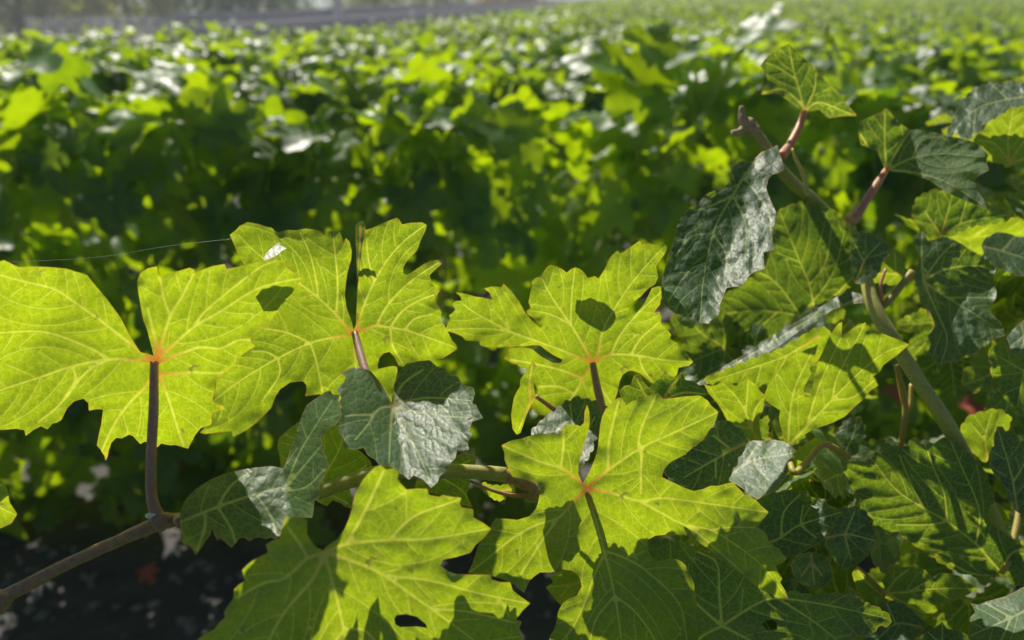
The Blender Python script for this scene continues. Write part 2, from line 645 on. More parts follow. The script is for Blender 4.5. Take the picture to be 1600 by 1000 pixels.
# ------------------------------------------------------------------ canonical vine leaf (for repeats)
def canon_outline(seed, k_sinus=1.0):
    rng = np.random.default_rng(seed)
    lobes = [(90, 1.0), (90 - 52, 0.86), (90 + 52, 0.86), (90 - 112, 0.66), (90 + 112, 0.66)]
    th = np.radians(np.arange(-90 + 9, 270 - 9, 6.0))
    r = []
    jit = {a: rng.uniform(0.92, 1.08) for a, _ in lobes}
    for t in th:
        dg = math.degrees(t)
        v = 0.44 - 0.06 * k_sinus
        for a, ln in lobes:
            dd = abs((dg - a + 180) % 360 - 180)
            w = 27 if ln > 0.7 else 30
            v = max(v, ln * jit[a] * (1 - (dd / w) ** 1.6 * 0.42 * (0.7 + 0.4 * k_sinus)) if dd < w * 1.3 else 0)
        r.append(v)
    r = np.array(r)
    pts = np.stack([r * np.cos(th), r * np.sin(th)], -1)
    pts = np.vstack([[[0.02, -0.03]], pts, [[-0.02, -0.03]]])
    return pts


def canon_veins():
    out = []
    for a, ln in ((90, 0.98), (38, 0.83), (142, 0.83), (-22, 0.62), (202, 0.62)):
        t = math.radians(a)
        b_ = math.radians(a + (6 if a < 90 else -6 if a > 90 else 2))
        out.append([(0, 0), (0.5 * ln * math.cos(b_), 0.5 * ln * math.sin(b_)), (ln * math.cos(t), ln * math.sin(t))])
    return out


def canon_leaf(seed, size, h, detail, fold=0.25, droop=0.5, wav=0.05, teeth=True):
    rng = np.random.default_rng(seed)
    ol = canon_outline(seed, rng.uniform(0.3, 1.3)) * size
    if teeth:
        ol = add_teeth(ol, 0.13 * size, 0.035 * size, rng)
    vs = [np.array(v) * size for v in canon_veins()]
    V2, F, vdn, v2n, junc, edge, vall = leaf2d(ol, vs, h, sec=0.0095, rng=rng, second=detail)
    x, y = V2[:, 0] / size, V2[:, 1] / size
    z = fold * (np.sqrt(x * x + 0.004) - 0.06) - droop * 0.5 * (np.maximum(y, 0) ** 2) - droop * 0.25 * x * x
    o = seed * 5.1
    nz = np.array([noise.noise(Vector((a * 2.2 + o, b_ * 2.2, o))) + 0.4 * noise.noise(Vector((a * 6 + o, b_ * 6, o))) for a, b_ in zip(x, y)])
    z = z + wav * 2 * nz
    z = z * size
    if detail:
        z = z + 0.0011 * (1 - np.exp(-(vall / 0.0032) ** 1.2))
    V3 = np.c_[V2[:, 0], V2[:, 1], z]
    return V3, V2, F, (vdn, v2n, junc, edge, vall)


def frame_from(nrm, tip):
    n_ = nrm.normalized()
    t = tip - n_ * tip.dot(n_)
    if t.length < 1e-4:
        t = n_.orthogonal()
    t.normalize()
    x = t.cross(n_)
    return Matrix((x, t, n_)).transposed()


# ------------------------------------------------------------------ ground


def gz(x, y):
    k = min(1.0, max(0.0, (x + 12) / 14))
    return 0.025 * k * max(0.0, min(y, 110.0) - 12)


def build_ground():
    ys = np.r_[np.linspace(-6, 8, 57), np.linspace(9, 60, 30), np.linspace(65, 260, 24)]
    xs = np.r_[np.linspace(-220, -40, 10), np.linspace(-30, -6, 13), np.linspace(-5, 5, 41), np.linspace(6, 30, 13), np.linspace(40, 220, 10)]
    V = []
    for y in ys:
        for x in xs:
            z = gz(x, y)
            if abs(x) < 6 and y < 9:
                z += 0.02 * noise.noise(Vector((x * 2.3, y * 2.3, 0))) + 0.012 * noise.noise(Vector((x * 7, y * 7, 3)))
            V.append((x, y, z))
    nx = len(xs)
    F = [(j * nx + i, j * nx + i + 1, (j + 1) * nx + i + 1, (j + 1) * nx + i) for j in range(len(ys) - 1) for i in range(nx - 1)]
    o = link('ground', mesh_np('ground', V, F, M_SOIL))
    tag(o, 'bare grey brown vineyard soil between the rows', kind='structure')


build_ground()


def build_pebbles():
    V, F = [], []
    base = [(1, 0, 0), (-1, 0, 0), (0, 1, 0), (0, -1, 0), (0, 0, 1), (0, 0, -1)]
    tri = [(0, 2, 4), (2, 1, 4), (1, 3, 4), (3, 0, 4), (2, 0, 5), (1, 2, 5), (3, 1, 5), (0, 3, 5)]
    for i in range(2600):
        x, y = random.uniform(-2.2, 2.2), random.uniform(0.7, 3.2)
        r = random.uniform(0.006, 0.02)
        s = [r * random.uniform(0.6, 1.3) for _ in range(3)]
        a = random.uniform(0, 6.28)
        k = len(V)
        for p in base:
            q = (p[0] * s[0] + random.uniform(-.2, .2) * r, p[1] * s[1] + random.uniform(-.2, .2) * r, p[2] * s[2] * 0.7)
            V.append((x + q[0] * math.cos(a) - q[1] * math.sin(a), y + q[0] * math.sin(a) + q[1] * math.cos(a), gz(x, y) + q[2] + r * 0.2))
        F += [tuple(k + j for j in t) for t in tri]
    o = link('pebbles', mesh_np('pebbles', V, F, M_STONE, False))
    tag(o, 'scattered grey pebbles and clods on the soil', kind='stuff')


build_pebbles()

# ------------------------------------------------------------------ far setting: track, wall, rail, fence, trees
BX0, BY0, BX1, BY1 = -3.9, 9.0, 9.8, 80.0


def field_edge(y):
    return BX0 + (y - BY0) * (BX1 - BX0) / (BY1 - BY0)


def box_np(x0, x1, y0, y1, z0, z1):
    V = [(x, y, z) for z in (z0, z1) for y in (y0, y1) for x in (x0, x1)]
    F = [(0, 2, 3, 1), (4, 5, 7, 6), (0, 1, 5, 4), (2, 6, 7, 3), (0, 4, 6, 2), (1, 3, 7, 5)]
    return np.array(V, float), np.array(F)


def build_far():
    # track beside the field edge
    V, F = [], []
    for i in range(41):
        y = 16 + i * 2.2
        x = field_edge(y)
        for off in (-5.5, -1.0):
            V.append((x + off, y, gz(x + off, y) + 0.03))
    for i in range(40):
        F.append((2 * i, 2 * i + 1, 2 * i + 3, 2 * i + 2))
    tag(link('track', mesh_np('track', V, F, M_PATH)), 'pale dirt track along the field edge', kind='structure')
    # long low wall, from the left out of frame to the far right
    pa, pb = P(272, 22, 38), P(985, -3, 76)
    n_ = 8
    root = empty('boundary_wall', (pa.x, pa.y, 0))
    tag(root, 'long grey blurred wall behind the vines, running uphill to the right', 'wall')
    for i in range(n_):
        a, c = pa.lerp(pb, i / n_), pa.lerp(pb, (i + 1) / n_ - 0.002)
        dr = (c - a); dr.z = 0; dr.normalize()
        nr = Vector((-dr.y, dr.x, 0)) * 0.15
        V = []
        for p in (a, c):
            for s in (-1, 1):
                for z in (gz(p.x, p.y) - 0.4, p.z + 0.02 * (i % 3)):
                    V.append((p.x + s * nr.x - pa.x, p.y + s * nr.y - pa.y, z))
        F = [(0, 1, 3, 2), (4, 6, 7, 5), (0, 4, 5, 1), (2, 3, 7, 6), (1, 5, 7, 3), (0, 2, 6, 4)]
        link('wall_panel', mesh_np('wall_panel', V, F, M_WALL, False), root)
    # pale rail in front of the wall
    ra, rb = P(255, 46, 34), P(960, 1, 66)
    root = empty('rail_fence', (ra.x, ra.y, gz(ra.x, ra.y)))
    tag(root, 'thin pale rail on posts in front of the long grey wall', 'fence')
    tube('rail', [ra, ra.lerp(rb, .5), rb], (0.055, 0.06, 0.07), M_PALE, root, root.location, sides=6, wob=0)
    for i in range(9):
        p = ra.lerp(rb, i / 8)
        tube('post', [Vector((p.x, p.y, gz(p.x, p.y) - .2)), p + Vector((0, 0, .05))], (0.05, 0.05), M_PALE, root, root.location, sides=6, wob=0)
    # white picket fence on the left
    fa, fb = P(45, 47, 40), P(268, 47, 37)
    root = empty('picket_fence', (fa.x, fa.y, gz(fa.x, fa.y)))
    tag(root, 'white picket fence blurred at the far left edge of the field', 'fence')
    n_ = 27
    for i in range(n_):
        p = fa.lerp(fb, i / (n_ - 1))
        zt = p.z + 0.62 + random.uniform(-0.08, 0.14)
        z0 = gz(p.x, p.y) - 0.1
        V, F = box_np(-0.05, 0.05, -0.02, 0.02, 0, zt - z0 - 0.08)
        tip = len(V)
        V = np.vstack([V, [[0, 0, zt - z0]]])
        F3 = [(0, 2, 3), (0, 3, 1), (0, 1, 5), (0, 5, 4), (2, 6, 7), (2, 7, 3), (0, 4, 6), (0, 6, 2), (1, 3, 7), (1, 7, 5), (4, 5, tip), (5, 7, tip), (7, 6, tip), (6, 4, tip)]
        link('picket', mesh_np('picket', V, F3, M_PALE, False), root, Vector((p.x, p.y, z0)) - root.location)
    for dz in (0.12, 0.45):
        tube('rail', [fa + Vector((0, .06, dz)), fb + Vector((0, .06, dz))], (0.04, 0.04), M_PALE, root, root.location, sides=6, wob=0)
    # pale pillars
    for px, top, bot, d, w, lab in ((525, -22, 42, 42, 0.19, 'tall pale pillar standing at the middle of the grey wall'),
                                    (363, 22, 44, 36, 0.12, 'short pale post standing near the left end of the grey wall'),
                                    (643, 14, 36, 47, 0.13, 'short pale post standing right of the tall pale pillar')):
        a = P(px, top, d)
        z0 = gz(a.x, a.y)
        root = empty('gate_pillar', (a.x, a.y, z0))
        tag(root, lab, 'pillar')
        V, F = box_np(-w, w, -w, w, -0.1, a.z - z0 - 0.12)
        link('shaft', mesh_np('shaft', V, F, M_PALE, False), root)
        V, F = box_np(-w * 1.25, w * 1.25, -w * 1.25, w * 1.25, a.z - z0 - 0.118, a.z - z0)
        link('cap', mesh_np('cap', V, F, M_PALE, False), root)


build_far()


def crown_mesh(center, rx, ry, rz, nclump, nleaf, lsz, tone, autumn, seed):
    rng = np.random.default_rng(seed)
    V, F, T, A = [], [], [], []
    for c in range(nclump):
        u = rng.normal(size=3); u /= np.linalg.norm(u)
        rad = rng.uniform(0.45, 1.0)
        cc = np.array(center) + u * np.array([rx, ry, rz]) * rad
        cs = rng.uniform(0.45, 0.9) * min(rx, rz) * 0.38
        tn = tone + rng.normal(0, 0.18)
        n = nleaf
        p = cc + rng.normal(size=(n, 3)) * cs * np.array([1, 1, 0.75])
        a = rng.normal(size=(n, 3)); a /= np.linalg.norm(a, axis=1)[:, None]
        b_ = np.cross(a, rng.normal(size=(n, 3))); b_ /= np.linalg.norm(b_, axis=1)[:, None]
        sz = lsz * rng.uniform(0.6, 1.3, (n, 1))
        k = len(V) * 0 + (sum(len(v) for v in V))
        V.append(np.stack([p - a * sz, p + b_ * sz * .6, p + a * sz, p - b_ * sz * .6], 1).reshape(-1, 3))
        F.append(np.arange(4 * n).reshape(n, 4) + k)
        T.append(np.full(4 * n, tn)); A.append(np.full(4 * n, np.clip(autumn + rng.normal(0, 0.1), 0, 1)))
    V = np.vstack(V); F = np.vstack(F)
    me = mesh_np('crown', V, F, M_MASSLEAF, False)
    add_attr(me, 'tone', np.concatenate(T)); add_attr(me, 'autumn', np.concatenate(A))
    return me


def far_tree(px, d, height, rad, tone, autumn, label, seed):
    g = P(px, 40, d)
    z = gz(g.x, g.y)
    root = empty('tree', (g.x, g.y, z))
    tag(root, label, 'tree', 'trees beyond the vineyard')
    lean = random.uniform(-.3, .3)
    tube('trunk', [Vector((0, 0, -.2)), Vector((lean * .5, 0, height * .3)), Vector((lean, .1, height * .75))], (0.24, 0.18, 0.06), M_TRUNK, root, sides=8)
    me = crown_mesh((lean, 0, height * 0.46), rad * 1.35, rad, height * 0.46, 80, 34, 0.24, tone, autumn, seed)
    link('crown', me, root)


for a in ((30, 52, 6.5, 2.4, 0.45, 0.12, 'dusky tree left of the white picket fence'),
          (110, 58, 7.5, 2.0, 0.5, 0.3, 'thin brownish tree behind the left end of the picket fence'),
          (205, 55, 7.0, 2.9, 1.2, 0.18, 'yellow green tree behind the white picket fence'),
          (330, 58, 8.0, 3.2, 0.05, 0.0, 'dark green tree between the picket fence and the tall pillar'),
          (425, 60, 8.5, 3.2, 0.0, 0.0, 'darkest blue green tree left of the tall pillar'),
          (585, 64, 7.5, 2.9, 0.9, 0.15, 'olive tree just right of the tall pale pillar'),
          (680, 70, 9.0, 3.6, 0.1, 0.0, 'dark tree behind the middle of the grey wall'),
          (800, 76, 6.5, 3.2, 1.0, 0.5, 'orange tinged tree behind the right end of the grey wall')):
    far_tree(*a, seed=int(a[0]))


# ------------------------------------------------------------------ light summer haze
def build_haze():
    m, nt = new_mat('summer_haze')
    b = NB(nt)
    v = b.n('ShaderNodeVolumePrincipled')
    v.inputs['Color'].default_value = (0.86, 0.93, 1.0, 1)
    v.inputs['Density'].default_value = 0.0028
    v.inputs['Anisotropy'].default_value = 0.2
    out = b.n('ShaderNodeOutputMaterial')
    b.l(v.outputs[0], out.inputs['Volume'])
    V, F = box_np(-230, 230, -12, 270, -1.0, 14.0)
    tag(link('haze', mesh_np('haze', V, F, m, False)), 'thin summer haze over the field', kind='stuff')


build_haze()

# ------------------------------------------------------------------ vine rows behind
ROW_LEAVES = [canon_leaf(40 + k, 0.092, 0.012, False, fold=random.uniform(.1, .45), droop=random.uniform(.2, .8), wav=0.07) for k in range(7)]
ROW_MESH = []
for k, (V3, V2, F, fld) in enumerate(ROW_LEAVES):
    ROW_MESH.append(mesh_np('row_leaf', V3, F, M_FARLEAF))
LOW = []
for k in range(5):
    rng = np.random.default_rng(90 + k)
    ol = canon_outline(60 + k, 0.9)[::4] * 0.085
    n = len(ol)
    c = np.array([[0, 0.02]])
    V2 = np.vstack([ol, c])
    x, y = V2[:, 0] / .085, V2[:, 1] / .085
    z = 0.085 * (0.3 * np.abs(x) - 0.3 * np.maximum(y, 0) ** 2 + rng.normal(0, 0.04, len(x)))
    F = np.array([(i, (i + 1) % n, n) for i in range(n)])
    LOW.append((np.c_[V2, z], F))


def top_h(x, row):
    return (1.28 if row == 0 else 1.24) + 0.09 * noise.noise(Vector((x * 0.8, row * 3.1, 0))) + 0.07 * noise.noise(Vector((x * 3.0, row * 1.7, 4)))


def leaf_pose(row, y0, x, zmin, rng, depth=0.23):
    top = top_h(x, row)
    t = rng.random()
    z = zmin + (top - zmin) * t / 0.75 if t < 0.75 else top - abs(rng.normal(0, 0.12))
    if rng.random() < 0.05:
        z = top + rng.uniform(0, 0.12)
    near_top = max(0.0, 1 - (top - z) / 0.25)
    wid = depth * (1 - 0.35 * near_top)
    v = rng.choice([-1, 1]) * wid * rng.random() ** 0.6
    out = Vector((rng.normal(0, .45), v / depth * 0.9, 0.35 + 0.9 * near_top)) + Vector(rng.normal(0, 0.42, 3))
    tip = Vector((rng.normal(0, .5), v / depth * 0.5, -0.9 + .5 * near_top))
    sc = rng.uniform(0.75, 1.6)
    return Vector((x, y0 + v, gz(x, y0) + z)), frame_from(out, tip), sc


def merge(poses, src, name, tones, autumns):
    Vs, Fs, T, A = [], [], [], []
    k = 0
    for i, (p, m, s) in enumerate(poses):
        V, F = src[i % len(src)][0], src[i % len(src)][-1] if len(src[0]) == 2 else src[i % len(src)][2]
        R = np.array(m) * s
        Vs.append(V @ R.T + np.array(tuple(p)))
        Fs.append(F + k)
        k += len(V)
        T.append(np.full(len(V), tones[i])); A.append(np.full(len(V), autumns[i]))
    me = mesh_np(name, np.vstack(Vs), np.vstack(Fs), M_MASSLEAF)
    add_attr(me, 'tone', np.concatenate(T)); add_attr(me, 'autumn', np.concatenate(A))
    return me


def visible_px(p):
    r = p - CAM
    d = r.dot(FWD)
    return 800 + FPX * r.x / d, 500 - FPX * r.dot(UPV) / d, d


def build_row(row, y0, half, per_m, label, zmin, nparts=300, src=None):
    rng = np.random.default_rng(640 + row)
    root = empty('vine_row', (0, y0, gz(0, y0)))
    tag(root, label, 'vine row', 'blurred vine rows behind the foreground shoots')
    base = root.location.copy()
    n = int(2 * half * per_m)
    poses = [leaf_pose(row, y0, rng.uniform(-half, half), zmin, rng) for _ in range(n)]
    for _ in range(int(2 * half * 95) if row < 2 else 0):          # low skirt of leaves near the ground
        p, m, s = leaf_pose(row, y0, rng.uniform(-half, half), zmin, rng)
        p.z = gz(p.x, y0) + rng.uniform(0.06, 0.6)
        poses.append((p, m, s))
    n = len(poses)
    if row:
        poses = [(p, m, s * 0.82) for p, m, s in poses]
    tones = np.clip(rng.normal(0.92, 0.3, n), -0.1, 1.1)
    aut = np.zeros(n)
    score = []
    for i, (p, m, s) in enumerate(poses):
        px, py, d = visible_px(p)
        ins = -60 < px < 1660 and -60 < py < 1060
        front = p.y - y0
        score.append((0 if ins else 10) + front + (0.35 if p.z - gz(p.x, y0) < 0.45 else 0) - 0.4 * (p.z - gz(p.x, y0) > 1.05))
    order = np.argsort(score)
    parts, rest = order[:nparts], order[nparts:]
    for i in parts:
        p, m, s = poses[i]
        o = bpy.data.objects.new('leaf', ROW_MESH[i % len(ROW_MESH)])
        mw = m.to_4x4()
        mw.translation = p - base
        o.matrix_local = mw @ Matrix.Scale(s, 4)
        o.parent = root
        o['tone'] = float(tones[i]); o['autumn'] = float(aut[i])
        COL.objects.link(o)
    me = merge([poses[i] for i in rest], ROW_LEAVES if row < 2 else LOW, 'foliage', tones[rest], aut[rest])
    o = link('foliage', me, root, -base)
    o['kind'] = 'stuff'
    # trunks, canes and a wire
    x = -half + 0.3
    while x < half:
        z = gz(x, y0)
        tube('trunk', [Vector((x, y0, z - .05)), Vector((x + .03, y0 + .02, z + .25)), Vector((x - .01, y0, z + .5)), Vector((x + .05, y0, z + .62))],
             (0.03, 0.024, 0.022, 0.026), M_BARK, root, base, sides=8, wob=.25, seed=x)
        for k in range(4):
            dx = rng.uniform(-.4, .4)
            h = top_h(x + dx, row) - rng.uniform(-.05, .15)
            tube('cane', [Vector((x + dx * .3, y0, z + .58)), Vector((x + dx * .7, y0 + rng.uniform(-.1, .1), z + .8)), Vector((x + dx, y0 + rng.uniform(-.15, .15), z + h))],
                 (0.006, 0.005, 0.003), M_CANE_TAN, root, base, sides=6, n=4)
        x += 1.0
    for hz in (0.62, 0.95):
        a = Vector((-half, y0, gz(-half, y0) + hz)); c = Vector((half, y0, gz(half, y0) + hz))
        tube('wire', [a, c], (0.0015, 0.0015), M_STONE, root, base, sides=5, n=2, wob=0)
    return root, base


ROW_Y = [2.15 + 1.55 * i for i in range(56)]
row_one, row_one_base = build_row(0, ROW_Y[0], 2.6, 270, 'nearest vine row directly behind the sharp foreground leaves, mostly in shade', 0.15)
build_row(1, ROW_Y[1], 3.8, 380, 'second vine row back, its leafy top showing over the nearest row', 0.3)
build_row(2, ROW_Y[2], 5.0, 320, 'third vine row back, a narrow glittering band of leaf tops', 0.6)
build_row(3, ROW_Y[3], 6.2, 280, 'fourth vine row back, the thin band of leaves below the smooth far field', 0.7)


def build_far_rows():
    rng = np.random.default_rng(77)
    poses = []
    for i in range(4, 56):
        y0 = ROW_Y[i]
        xl = -0.80 * y0 - 2
        if y0 > BY0:
            xl = max(xl, field_edge(y0) + 0.4)
        xr = 0.80 * y0 + 2
        dens = 230 if y0 < 14 else 170 if y0 < 24 else 75 if y0 < 45 else 30
        k = 0.72 if y0 < 14 else 0.75 if y0 < 24 else 0.95 if y0 < 45 else 1.5
        for _ in range(int((xr - xl) * dens)):
            p, m, s = leaf_pose(i, y0, rng.uniform(xl, xr), 0.75, rng)
            poses.append((p, m, s * k))
    n = len(poses)
    tones = np.clip(rng.normal(0.72, 0.12, n), -0.1, 1.1)
    me = merge(poses, LOW, 'far_vines', tones, np.where(rng.random(n) < 0.004, 0.5, 0.0))
    o = link('far_vines', me)
    tag(o, 'far vineyard rows merging into a smooth pale green slope', 'vineyard', kind='stuff')
    return n


N_FAR = build_far_rows()


def build_near_side_row():
    # the next row of the vineyard on the viewer's own side: it shades the alley he stands in
    rng = np.random.default_rng(88)
    poses = [leaf_pose(80, -1.05, rng.uniform(-3.2, 3.2), 0.2, rng) for _ in range(2200)]
    me = merge(poses, LOW, 'near_side_vines', np.clip(rng.normal(.6, .25, len(poses)), 0, 1), np.zeros(len(poses)))
    tag(link('near_side_vines', me), 'leafy vine row on the near side of the alley', 'vineyard', kind='stuff')


build_near_side_row()

# red withered leaves low on the nearest row
for px, py, d, s, sz in ((280, 716, 2.30, 0.5, 0), (230, 892, 2.02, 0.4, 1), (1392, 612, 1.9, 0.5, 2), (1500, 592, 1.85, 0.6, 3), (1532, 574, 1.85, 0.5, 4), (1512, 634, 2.0, .6, 5)):
    p = P(px, py, d)
    o = bpy.data.objects.new('leaf', ROW_MESH[sz % 7])
    mw = frame_from(Vector((random.uniform(-.5, .5), -.3, 1)), Vector((.4, -.4, -.6))).to_4x4()
    mw.translation = p - row_one_base
    o.matrix_local = mw @ Matrix.Scale(s, 4)
    o.parent = row_one
    o['tone'] = 0.5; o['autumn'] = 1.0
    o['label'] = 'red withered leaf hanging low in the shade'
    COL.objects.link(o)

# ------------------------------------------------------------------ the two foreground vines
B1 = Vector((0.10, 0.44, 0.0))
vine1 = empty('grapevine', B1)
tag(vine1, 'sharp foreground grapevine with big glowing leaves along a bare reddish cane', 'grapevine')
B2 = Vector((0.40, 0.62, 0.0))
vine2 = empty('grapevine', B2)
tag(vine2, 'grapevine at right with upright tan cane and a dark crumpled leaf', 'grapevine')

exec_leaves = True


def L(c, *lines):
    return [cv(c, l) for l in lines]


def H1(*a, **k):
    return hero(vine1, B1, *a, **k)


def H2(*a, **k):
    return hero(vine2, B2, *a, **k)


# --- canes of the left vine
o = tube('cane', [P(-120, 1000, .352), P(-40, 958, .36), P(20, 926, .365), P(100, 884, .371), P(180, 847, .378), P(246, 819, .386), P(300, 808, .392), P(380, 797, .40), P(440, 786, .405),
                  P(500, 768, .412), P(590, 741, .417), P(690, 737, .422), P(790, 743, .43), P(850, 780, .44), P(930, 880, .46), P(960, 1040, .50), Vector((.10, .47, .98)), Vector((.10, .44, .72))],
         (.0034, .0031, .0033, .0029, .0029, .0037, .0031, .0031, .0033, .0034, .0038, .0037, .0037, .004, .004, .005, .006, .008), M_CANE_RED, vine1, B1, sides=14, n=8, wob=.10)
o['label'] = 'reddish brown cane running across under the leaves'
cane1 = o
# knuckles of the cane
for (px, py, d, r, n_) in ((250, 815, .3855, .0052, 'node'), (-2, 940, .3635, .0058, 'node'), (838, 770, .437, .0050, 'node')):
    c = P(px, py, d)
    tube(n_, [c + Vector((-r * 1.1, 0, -r * .55)), c, c + Vector((r * 1.1, 0, r * .55))], (r * .45, r, r * .4), M_CANE_RED, cane1, Vector(cane1.location) + B1, sides=10, wob=.2, seed=px)
c = P(234, 806, .3825)
tube('bud', [c + Vector((-.002, 0, 0)), c, c + Vector((.003, 0, .001))], (.0008, .0017, .0006), M_PALE, cane1, Vector(cane1.location) + B1, sides=8)
tube('cane', [P(495, 771, .4095), P(545, 752, .4125), P(600, 738, .4150), P(690, 735, .4195), P(790, 741, .427)], (.0036, .0040, .0040, .0040, .0039), M_CANE_GREEN, vine1, B1, sides=14, n=8)['label'] = 'smooth yellow green stretch of cane between the leaves'
tube('trunk', [Vector((.06, .46, -.05)), Vector((.12, .43, .25)), Vector((.07, .45, .5)), Vector((.10, .44, .74))], (.032, .025, .022, .024), M_BARK, vine1, B1, sides=12, wob=.25)
tube('tendril', [P(735, 752, .427), P(775, 768, .43), P(812, 775, .433), P(835, 768, .436)], (.0008, .0011, .0013, .0016), M_CANE_RED, vine1, B1, sides=7)
tube('cane', [P(70, 1035, .40), P(300, 1010, .392), P(345, 982, .388), P(362, 968, .386)], (.002, .002, .0018, .0015), M_CANE_GREEN, vine1, B1, sides=8)

# --- leaf A: far left, underside glowing
A = cvs((1, [(762, 655), (700, 640), (650, 560), (600, 465), (530, 370), (470, 300), (435, 255), (385, 240), (330, 222), (240, 215), (170, 212), (95, 215), (60, 200), (20, 180), (-15, 190)]),
        (0, [(-40, 412), (-75, 430), (-90, 470), (-120, 500), (-110, 540), (-130, 570), (-95, 600), (-80, 640), (-45, 640), (-25, 672), (0, 672)]),
        (4, [(60, 175), (95, 180), (100, 203), (115, 192), (130, 180), (160, 165), (185, 178), (205, 155), (225, 150), (240, 140), (262, 95), (290, 68), (325, 57), (345, 75), (347, 105), (375, 98), (402, 100), (395, 160), (385, 200), (378, 240),
             (392, 255), (400, 270), (408, 280), (412, 300), (420, 285), (425, 258), (435, 230), (442, 222), (455, 210), (475, 213), (490, 205), (505, 198), (520, 204), (530, 215), (548, 235), (565, 225), (580, 230), (598, 238), (615, 247), (630, 232), (645, 236), (665, 240),
             (685, 238), (700, 243), (735, 253), (743, 235), (755, 215), (762, 200), (770, 190), (785, 172), (800, 168), (825, 158), (828, 140), (825, 128), (830, 112), (850, 106), (878, 97), (868, 85), (845, 78)]),
        (1, [(1060, 880), (1070, 840), (1075, 795), (1100, 760), (1140, 725), (1180, 690), (1180, 675), (1225, 640), (1275, 610), (1252, 590), (1252, 560), (1268, 540), (1300, 528), (1340, 520), (1345, 495), (1365, 460), (1385, 440), (1400, 405),
             (1440, 375), (1478, 310), (1512, 270), (1460, 240), (1425, 212), (1420, 185), (1380, 178), (1310, 182), (1230, 205), (1180, 215), (1130, 225), (1122, 200), (1060, 210), (1010, 228), (975, 248), (968, 226), (945, 218), (880, 238), (835, 250), (800, 265),
             (790, 252), (782, 212), (740, 220), (700, 245), (685, 285), (690, 340), (702, 410), (715, 480), (735, 530), (745, 570), (758, 620), (768, 665)]))
JA = cv(1, [(770, 685)])[0]
H1(A, L(1, [(770, 685), (640, 590), (500, 480), (370, 390), (270, 325), (130, 290), (-20, 250)], [(770, 685), (660, 680), (545, 675), (360, 710), (200, 765), (0, 830), (-150, 880)],
        [(545, 675), (450, 620), (270, 550), (150, 535), (-10, 542), (-130, 520)], [(770, 700), (735, 800), (640, 900), (570, 1000), (505, 1140), (450, 1280), (425, 1400)], [(770, 690), (810, 790), (850, 900), (880, 1000), (930, 1150), (955, 1240)],
        [(770, 685), (800, 655), (870, 600), (960, 520), (1110, 430), (1270, 330), (1400, 290), (1500, 272)], [(960, 520), (1020, 440), (1100, 370), (1200, 290), (1300, 215), (1375, 185)], [(770, 680), (795, 630), (850, 460), (910, 360), (965, 252)],
        [(850, 460), (820, 380), (805, 300), (795, 262)], [(770, 680), (780, 600), (755, 500), (738, 420)], [(775, 700), (850, 665), (920, 640), (1000, 615), (1100, 620), (1190, 580), (1255, 580)], [(790, 740), (850, 750), (960, 740), (1060, 745), (1110, 740)], [(545, 675), (430, 740), (300, 900), (190, 990)], [(360, 710), (375, 780), (300, 900)]),
   .39, sx=.05, sy=-.6, tone=1.0, red=1.0, bends=((-40, 600, .010, 90), (450, 440, -.006, 40), (230, 450, .004, 30), (90, 480, .006, 50), (300, 520, -.004, 40)), und=.006,
   petiole=[(243, 563, .389), (240, 640, .3865), (236, 715, .384), (237, 775, .384), (248, 808, .3855), (262, 812, .387)], pet_mat=M_PET_DARK, pet_r=(.0020, .0024, .0025, .0026, .0032, .0036), label='large glowing leaf at far left seen from below', seed=1)
# its lobe tip curled over towards the light
H1(cv(1, [(1312, 184), (1326, 150), (1345, 128), (1370, 108), (1392, 90), (1402, 108), (1432, 122), (1405, 135), (1380, 158), (1345, 175)]), L(1, [(1315, 183), (1350, 150), (1395, 105)]), .380, sy=1.1, side='upper', tone=.4, h=.0012, und=.001, quilt=.0004,
   label='small pale curled lobe tip', seed=2)

# added unseen blade behind A, shaped to throw the angular shadow near its tip
shp = cv(1, [(1270, 330), (1300, 300), (1340, 292), (1365, 275), (1395, 292), (1480, 300), (1440, 370), (1400, 405), (1390, 455), (1355, 440), (1310, 415), (1295, 370)])
mx, my = 430, 462
dA = .39 + .05 * (mx - 241) * .39 / FPX - .6 * (563 - my) * .39 / FPX
pc = P(mx, my, dA) + SUN * .009
r_ = pc - CAM; dj = r_.dot(FWD)
ox_, oy_ = 800 + FPX * r_.x / dj - mx, 500 - FPX * r_.dot(UPV) / dj - my
H1([(a + ox_, b_ + oy_) for a, b_ in shp], [[(mx + ox_, my + 20 + oy_), (mx + ox_, my + oy_), (mx + 4 + ox_, my - 18 + oy_)]], dj, sy=-.5, tone=.4, h=.0015, und=.001, quilt=.0005, seed=61)

